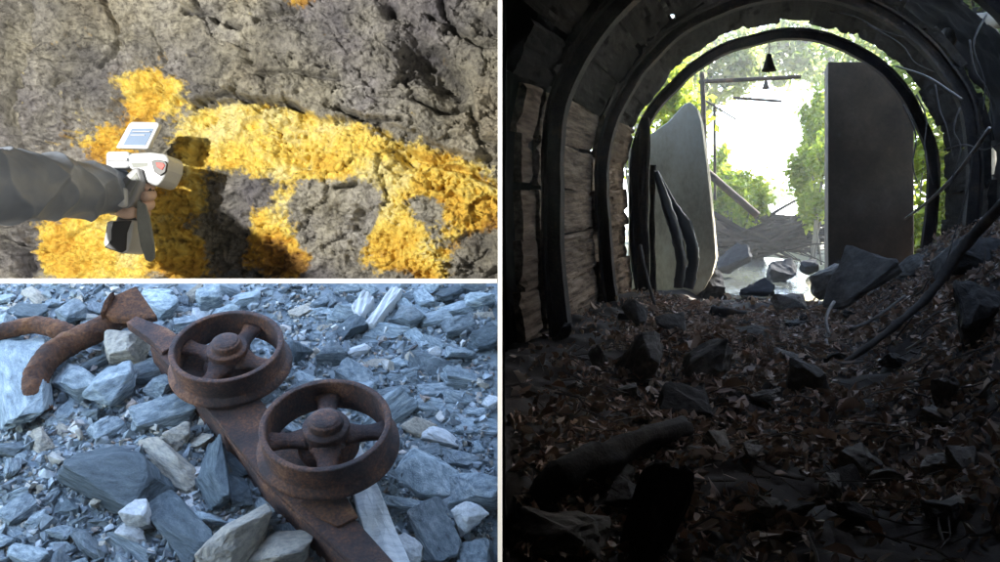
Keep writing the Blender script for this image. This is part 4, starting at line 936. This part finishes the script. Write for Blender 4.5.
tag(np_mesh('twig_litter', np.array([tuple(v) for v in tv_]), np.array(tf_), M['bark']), 'broken thin twigs scattered through the fallen leaves', 'twig litter', kind='stuff')
# fallen beam, log and branches
a = [floor_hit(506, 515, -.10) , floor_hit(560, 480, .06), floor_hit(620, 452, .07), floor_hit(684, 426, .05)]
a[0].x = max(a[0].x, .07)
stick(a, .042, .032, 'thick dark fallen beam slanting across the lower left of the tunnel', 'fallen_beam', 'beam', 'oldbeam', rough=.9, seg=18)
stick([pix_t(712, 313, 6.2), pix_t(745, 318, 6.15), pix_t(785, 322, 6.1), pix_t(828, 322, 6.0)], .050, .038, 'dark log lying across the floor before the water', 'log', 'log', 'rib', seg=10)
stick([pix_t(832, 371, 4.3), pix_t(870, 345, 4.4), pix_t(905, 318, 4.5), pix_t(935, 288, 4.6), pix_t(960, 252, 4.65), pix_t(985, 222, 4.6), pix_t(1010, 200, 4.5)], .012, .028, 'long branch climbing the right heap to the edge', mat='bark', rough=.5)
stick([pix_t(905, 219, 5.6), pix_t(930, 200, 5.4), pix_t(958, 172, 5.2), pix_t(990, 128, 5.0)], .006, .010, 'thin bare branch reaching up across the right wall', mat='palebark')
stick([pix_t(834, 302, 5.2), pix_t(828, 312, 5.1), pix_t(826, 322, 5.05), pix_t(829, 334, 5.0)], .009, .007, 'upper of two short white twigs sticking out of the leaves', 'twig', 'twig', 'palebark')
stick([pix_t(826, 340, 4.9), pix_t(828, 348, 4.85), pix_t(832, 360, 4.8)], .008, .006, 'lower of two short white twigs sticking out of the leaves', 'twig', 'twig', 'palebark')
stick([pix_t(911, 343, 4.4), pix_t(914, 353, 4.35), pix_t(930, 365, 4.3)], .006, .008, 'bent pale twig on the right heap', 'twig', 'twig', 'palebark')
stick([pix_t(832, 392, 3.9), pix_t(862, 390, 3.85), pix_t(895, 388, 3.8)], .006, .008, 'straight grey twig right of the pointed brown rock', 'twig', 'twig', 'bark')
stick([pix_t(862, 424, 3.3), pix_t(890, 404, 3.5), pix_t(915, 384, 3.8)], .007, .009, 'thin stick slanting in the dark right foreground', 'twig', 'twig', 'bark')
stick([pix_t(855, 422, 3.2), pix_t(895, 426, 3.2), pix_t(940, 434, 3.2)], .004, .005, 'faint grey twig lying level in the right foreground', 'twig', 'twig', 'bark')
stick([pix_t(640, 245, 6.3), pix_t(645, 270, 6.2), pix_t(655, 306, 6.0)], .012, .010, 'thin rod leaning by the foot of the left wall', 'rod', 'rod', 'bark')
stick([pix_t(850, 330, 4.8), pix_t(875, 318, 4.9), pix_t(905, 296, 5.1)], .009, .006, 'short branch lying beside the long one on the heap', mat='bark')
stick([pix_t(895, 66, 4.9), pix_t(925, 76, 4.8), pix_t(945, 88, 4.75), pix_t(962, 100, 4.7)], .004, .007, 'pale root hanging across the upper right rib', 'root', 'root', 'palebark')
rts = [((868, 25), (900, 45), (915, 62), (935, 72)), ((935, 85), (938, 110), (948, 128), (952, 160)), ((958, 108), (955, 130), (960, 150), (950, 190)), ((915, 95), (928, 118), (925, 150), (935, 185)), ((970, 40), (975, 70), (988, 95), (992, 140)), ((905, 105), (915, 135), (912, 165), (920, 190)), ((975, 150), (968, 190), (955, 230), (948, 262)), ((945, 150), (965, 145), (985, 150), (1004, 140)), ((985, 15), (975, 45), (985, 80), (985, 110)), ((830, 12), (855, 18), (880, 30), (905, 38))]
for i, q in enumerate(rts):
    t_ = 4.9 + .1 * (i % 4)
    stick([pix_t(x + rng.uniform(-2, 2), y, t_ - .05 * k) for k, (x, y) in enumerate(q)], .005, .0025, f'bare hanging root on the dark upper right wall, {ORD[i]} of those from the mouth', 'root', 'root', 'bark', 'roots hanging on the right wall')
bank = []
for i in range(26):
    px, py = rng.uniform(840, 985), rng.uniform(262, 400); p = floor_hit(px, py, .03); s_, t_, h_ = st_of(p); an_ = rng.gauss(.7, .5); ln = rng.uniform(14, 38)
    dx, dy = math.cos(an_) * ln, -math.sin(an_) * ln
    pts = [pix_t(px + dx * f + rng.uniform(-1.5, 1.5), py + dy * f + rng.uniform(-1.5, 1.5), t_ - .04 - .10 * f) for f in (0, .33, .66, 1)]
    r_ = rng.uniform(.0025, .006); o = tube('twig', pts, [r_, r_ * .9, r_ * .7, r_ * .4], M[rng.choice(['bark', 'bark', 'palebark'])], None, 7, .4, i, 4, 1, 30)
    bank.append((o, f'thin {"long" if ln > 26 else "short"} twig on the right bank ' + ('high up' if py < 310 else 'half way' if py < 355 else 'low down'), px, py))
number_up(bank, 'twig', 'thin twigs on the right bank')
# ---------------------------------------------------------------- tunnel mouth: abutments, sheet, posts
def slab(name, pts, t, thick, mat, label, cat, bev=.02):
    bm = bmesh.new(); f_ = [bm.verts.new(pix_t(x, y, t)) for x, y in pts]; b_ = [bm.verts.new(v.co + TD * thick) for v in f_]
    bm.faces.new(f_); bm.faces.new(b_[::-1]); k = len(f_)
    for i in range(k): bm.faces.new((f_[(i + 1) % k], f_[i], b_[i], b_[(i + 1) % k]))
    bmesh.ops.recalc_face_normals(bm, faces=bm.faces); o = bm_obj(name, bm, mat); bevel(o, bev, 2); return tag(o, label, cat)
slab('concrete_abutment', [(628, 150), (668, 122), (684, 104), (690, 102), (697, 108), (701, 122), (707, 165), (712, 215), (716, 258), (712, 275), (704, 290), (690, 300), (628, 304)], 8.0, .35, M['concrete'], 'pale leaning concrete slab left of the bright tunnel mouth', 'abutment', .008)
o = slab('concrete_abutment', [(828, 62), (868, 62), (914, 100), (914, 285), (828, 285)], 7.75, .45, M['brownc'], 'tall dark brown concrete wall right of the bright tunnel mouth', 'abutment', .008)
tsh = tag(empty('torn_rubber_sheet', pix_t(675, 250, 7.1)), 'torn black rubber sheet curling in front of the pale concrete', 'torn sheet')
tube('rolled_edge', [pix_t(x, y, 7.05) for x, y in ((656, 172), (662, 190), (670, 214), (677, 238), (681, 262), (678, 288))], [.020, .035, .04, .045, .045, .04], M['black'], tsh, 10, .35, 4, 8, .5, 14)
tube('rolled_edge', [pix_t(x, y, 7.15) for x, y in ((656, 172), (664, 186), (674, 206), (683, 222), (691, 242), (693, 264), (687, 288))], [.018, .026, .03, .05, .05, .045, .04], M['black'], tsh, 10, .5, 9, 8, .5, 16)
for x0, y0, x1, y1, t_, w_, lab in ((645, 118, 644, 296, 7.0, .04, 'dark upright timber post at the left of the tunnel mouth'), (653, 165, 654, 300, 7.1, .022, 'thin ragged post between the sheet and the timber post')):
    stick([pix_t(x0, y0, t_), pix_t((x0 + x1) / 2 - 1.5, (y0 + y1) / 2, t_), pix_t(x1, y1 + 4, t_)], w_ * .9, w_, lab, 'timber_post', 'post', 'rib', None, .5)
# ---------------------------------------------------------------- outside
wm, n, l = mat_new('still_water')
out = n.new('ShaderNodeOutputMaterial'); b = n.new('ShaderNodeBsdfPrincipled'); b.inputs['Base Color'].default_value = (.05, .055, .05, 1); b.inputs['Roughness'].default_value = .06; b.inputs['IOR'].default_value = 1.33
nz = n.new('ShaderNodeTexNoise'); nz.inputs['Scale'].default_value = 12; bp = n.new('ShaderNodeBump'); bp.inputs['Strength'].default_value = .9; bp.inputs['Distance'].default_value = .02
tc = n.new('ShaderNodeTexCoord'); l.new(tc.outputs['Object'], nz.inputs['Vector']); l.new(nz.outputs[0], bp.inputs['Height']); l.new(bp.outputs[0], b.inputs['Normal']); l.new(b.outputs[0], out.inputs[0])
an = np.linspace(0, 2 * math.pi, 60, endpoint=False); 
Wp = [(.02 + .05 * math.sin(3 * a) + (.46 + .06 * math.sin(5 * a)) * math.cos(a), 10.4 + 2.9 * math.sin(a)) for a in an]
mesh_obj('puddle', [tun(s_, t_, -.70) for s_, t_ in Wp], [list(range(60))], wm)['kind'] = 'structure'
# brush pile
for i in range(130):
    f = rng.random(); y0 = 216 + 33 * f; t_ = float(np.interp(y0, [214, 262], [16.5, 11.2])) + rng.uniform(-.6, .6)
    cx = rng.uniform(722, 812) - (18 * (1 - f)); ln = rng.uniform(26, 60); sl_ = rng.gauss(.02, .26) + (cx - 770) * -.0015; bw = rng.uniform(-4, 7)
    x0, x1 = max(706, cx - ln), min(826, cx + ln)
    pts = [pix_t(x0 + (x1 - x0) * k / 4, y0 + sl_ * (x1 - x0) * (k / 4 - .5) + bw * math.sin(math.pi * k / 4) + rng.uniform(-1, 1), t_ + .25 * math.sin(k + i)) for k in range(5)]
    stick(pts, rng.choice((.012, .016, .022, .045)) * rng.uniform(.8, 1.2), rng.uniform(.004, .014), 'bare grey stick in the brush pile outside the tunnel mouth', 'brush_stick', 'stick', 'brush', 'sticks of the brush pile', .15, 6)
for i in range(46):
    cx = rng.uniform(718, 818); y0 = rng.uniform(222, 240); t_ = float(np.interp(y0, [214, 262], [15.5, 10.4])); ln = rng.uniform(22, 52); sl_ = rng.gauss(0, .30) + (770 - cx) * .004; bw = rng.uniform(-6, 3)
    x0, x1 = max(708, cx - ln), min(826, cx + ln); r_ = rng.uniform(.026, .050)
    pts = [pix_t(x0 + (x1 - x0) * k / 4, y0 + sl_ * (x1 - x0) * (k / 4 - .5) + bw * math.sin(math.pi * k / 4) + rng.uniform(-.8, .8), t_ - .25) for k in range(5)]
    stick(pts, r_, r_ * .5, 'thick dark branch on the brush pile outside the tunnel mouth', 'brush_branch', 'branch', 'brush', 'thick branches of the brush pile', .2, 7)
def pole(p0, p1, t_, r_, label, name='pole', cat='pole', t2=None):
    return tag(tube(name, [pix_t(*p0, t_), pix_t(*p1, t2 or t_)], [r_, r_], M['rib'], None, 8, .08, 3, 12), label, cat)
pole((702, 72), (707, 212), 10.2, .028, 'taller dark upright pole left in the tunnel mouth')
pole((714.5, 104), (715, 200), 11.0, .016, 'shorter thin upright pole beside the taller one')
pole((700, 166), (758, 216), 10.4, .040, 'grey pole leaning down to the brush pile')
pole((699, 82), (801, 77), 10.2, .022, 'upper crossbar hung across the tunnel mouth', 'crossbar', 'bar')
pole((733, 98), (782, 101.5), 10.6, .016, 'lower thin crossbar across the tunnel mouth', 'crossbar', 'bar')
pole((737, 120), (704, 100), 10.8, .010, 'thin slanting stick by the two upright poles', 'stick', 'stick')
def bell(px, y0, y1, wpx, t_, label):
    r_ = wpx / 2000 * t_; H_ = (y1 - y0) / 1000 * t_; top = pix_t(px, y0, t_); g = tag(empty('hanging_lamp_bell', top), label, 'bell')
    Mx = Matrix.Translation(top); bm = bmesh.new()
    lathe_bm(bm, [(0, -.0), (.30 * r_, -.02 * H_), (.42 * r_, -.22 * H_), (.60 * r_, -.5 * H_), (.84 * r_, -.78 * H_), (1.0 * r_, -.9 * H_), (1.0 * r_, -.95 * H_), (.6 * r_, -.86 * H_), (0, -.8 * H_)], 24, Mx)
    bm_obj('bell_shade', bm, M['rib'], g, True)
    bm = bmesh.new(); lathe_bm(bm, [(0, -.8 * H_), (.12 * r_, -.85 * H_), (.12 * r_, -1.05 * H_), (0, -1.1 * H_)], 12, Mx); bm_obj('clapper', bm, M['rib'], g, True)
    tube('wire', [top + Vector((0, 0, .10)), top + Vector((.004, 0, .05)), top - Vector((0, 0, .004))], [.003, .003, .003], M['rib'], g, 6)
bell(769, 54, 71, 14, 7.3, 'larger dark bell hanging from the top of the arch')
bell(766, 80, 89, 8, 10.2, 'smaller dark bell hanging under the upper crossbar')
# foliage
def leaves(name, cent, rad, nl, size, mat, parent=None, seed=0, hollow=.0, clumps=22):
    nl = int(nl * 2.2); size *= .66
    g = np.random.default_rng(seed); cc = g.normal(size=(clumps, 3)); cc /= np.linalg.norm(cc, axis=1)[:, None]; cc *= (g.uniform(.25, 1, clumps) ** .6)[:, None]
    cr = g.uniform(.18, .42, clumps); k = g.integers(0, clumps, nl); p = g.normal(size=(nl, 3)) * .5
    p = (cc[k] + p * cr[k][:, None]) * np.array(rad) + np.array(cent)
    sz = g.uniform(.6, 1.4, nl) * size; v = np.array([(-1, 0, 0), (0, .55, .12), (1, 0, -.1), (0, -.55, .12)])[None] * sz[:, None, None]
    v = rotz(roty(rotx(v, g.normal(0, .8, nl)), g.normal(0, .6, nl)), g.uniform(0, 6.28, nl)) + p[:, None]
    return np_mesh(name, v.reshape(-1, 3), np.arange(nl * 4).reshape(nl, 4), mat, parent)
def bush(px, py, t_, wpx, hpx, nl, size, label, seed, cat='bush', mat='bush', name='bush', base_h=-.7):
    c_ = pix_t(px, py, t_); rx, rz = wpx / 2000 * t_, hpx / 2000 * t_
    s_, tt_, h_ = st_of(c_); base = tun(s_, tt_, base_h); g = tag(empty(name, base), label, cat)
    leaves('foliage', c_, (rx, rx * .8, rz), nl, size, M[mat], g, seed)
    for i in range(5):
        top = c_ + Vector((rng.uniform(-.6, .6) * rx, rng.uniform(-.4, .4) * rx, rng.uniform(.0, .6) * rz))
        tube('stem', [base + Vector((rng.uniform(-.1, .1), 0, -.05)), base.lerp(top, .5) + Vector((rng.uniform(-.1, .1) * rx, 0, .05)), top], [.018, .012, .005], M['trunk'], g, 6)
    return g
bush(735, 194, 13.5, 58, 62, 3600, .055, 'bright yellow green bush left of the sunny path', 1)
bush(725, 175, 16, 40, 60, 1500, .06, 'taller pale bush behind the left one beside the poles', 5)
bush(815, 186, 12.5, 46, 84, 3600, .055, 'bright yellow green bush right of the path beside the dark wall', 2)
bush(820, 140, 15, 36, 110, 2200, .06, 'taller leafy bush behind the right one', 3)
bush(925, 205, 9.6, 90, 150, 3000, .06, 'green bush behind the right side of the tunnel mouth', 4)
bush(640, 120, 11, 110, 160, 3000, .07, 'green bush behind the left concrete slab', 6)
bush(772, 196, 40, 40, 16, 900, .12, 'distant pale bush at the end of the sunny path', 8, base_h=-.9)
def tree(px, pyc, t_, wpx, hpx, nl, size, label, seed, base_h=-.7, bx=None):
    c_ = pix_t(px, pyc, t_); rx, rz = wpx / 2000 * t_, hpx / 2000 * t_; s_, tt_, h_ = st_of(c_); base = tun(s_ if bx is None else (bx - 765) / 1000 * t_, tt_, base_h - .2)
    g = tag(empty('leafy_tree', base), label, 'tree', 'trees outside the tunnel'); 
    leaves('crown', c_, (rx, rx * .8, rz), nl, size, M['tree'], g, seed, clumps=34)
    mid_ = base.lerp(c_, .5) + Vector(((base.x - c_.x) * .45, 0, 0)); r_ = .012 * t_
    tr = tube('trunk', [base, mid_, c_, c_ + Vector((.1, 0, rz * .6))], [r_, r_ * .8, r_ * .5, r_ * .15], M['trunk'], g, 9, .15, seed)
    for i in range(6):
        e = c_ + Vector((rng.uniform(-.8, .8) * rx, rng.uniform(-.6, .6) * rx, rng.uniform(-.3, .7) * rz)); st_ = mid_.lerp(c_, rng.uniform(.2, 1))
        tube('limb', [st_, st_.lerp(e, .5) + Vector((0, 0, .05 * t_ * .2)), e], [r_ * .4, r_ * .25, r_ * .08], M['trunk'], g, 6)
    return g
tree(712, 62, 18, 110, 90, 2600, .10, 'tree with pale crown at the upper left of the mouth', 21, bx=672)
tree(800, 50, 22, 90, 70, 1800, .12, 'tree whose crown fills the top right of the mouth', 22, bx=872)
tree(985, 20, 9.0, 150, 170, 5000, .075, 'tree seen through the broken roof at the upper right', 24)
q_ = floor_hit(600, 365) + SUN * 6.5; q2_ = (q_ - CO) / (q_ - CO).dot(TD); tree(500 + 1000 * (q_.x / q_.y), 281 - 1000 * ((q_.z - CZ) / q_.y), (q_ - CO).dot(TD), 380, 380, 14000, .12, 'large tree added to keep sun off the tunnel floor', 26)  # crown added up-sun of the floor to block direct sun
q_ = tun(0, 13.2, -.6) + SUN * 5.5; q2_ = (q_ - CO).dot(TD); tree(500 + 1000 * (q_.x / q_.y), 281 - 1000 * ((q_.z - CZ) / q_.y), q2_, 250, 250, 5000, .10, 'hidden tree added on the right to shade the brush pile', 27)  # hidden crown added up-sun so the pile falls in shade
q_ = tun(-.95, 6.7, -.1) + SUN * 5.5; q2_ = (q_ - CO).dot(TD); tree(500 + 1000 * (q_.x / q_.y), 281 - 1000 * ((q_.z - CZ) / q_.y), q2_, 260, 260, 6000, .10, 'tree added on the right to shade the tunnel mouth', 28)  # crown added to stop sun streaks on the left planks
tree(640, 30, 15, 120, 150, 3000, .09, 'tree behind the left concrete slab', 25)
stick([pix_t(938, 60, 7.0), pix_t(955, 30, 7.1), pix_t(985, 22, 7.2), pix_t(1003, 18, 7.2)], .05, .07, 'thick mossy limb crossing the gap in the roof', 'limb', 'limb', 'trunk')
stick([pix_t(962, 25, 7.0), pix_t(975, 45, 7.0), pix_t(985, 75, 7.0)], .02, .015, 'slim limb hanging in the roof gap', 'limb', 'limb', 'trunk')

# ------------------------------------------------------------------ sunlit haze in the air outside
hm = bpy.data.materials.new('haze_air'); hm.use_nodes = True; n = hm.node_tree.nodes; n.clear()
vo = n.new('ShaderNodeVolumePrincipled'); vo.inputs['Color'].default_value = (.9, .93, .95, 1); vo.inputs['Density'].default_value = .0042; vo.inputs['Anisotropy'].default_value = .3
ho = n.new('ShaderNodeOutputMaterial'); hm.node_tree.links.new(vo.outputs[0], ho.inputs['Volume'])
bm = bmesh.new(); box_bm(bm, (-95, -6, -3), (95, 125, 16)); o = bm_obj('haze', bm, hm); o['kind'] = 'stuff'
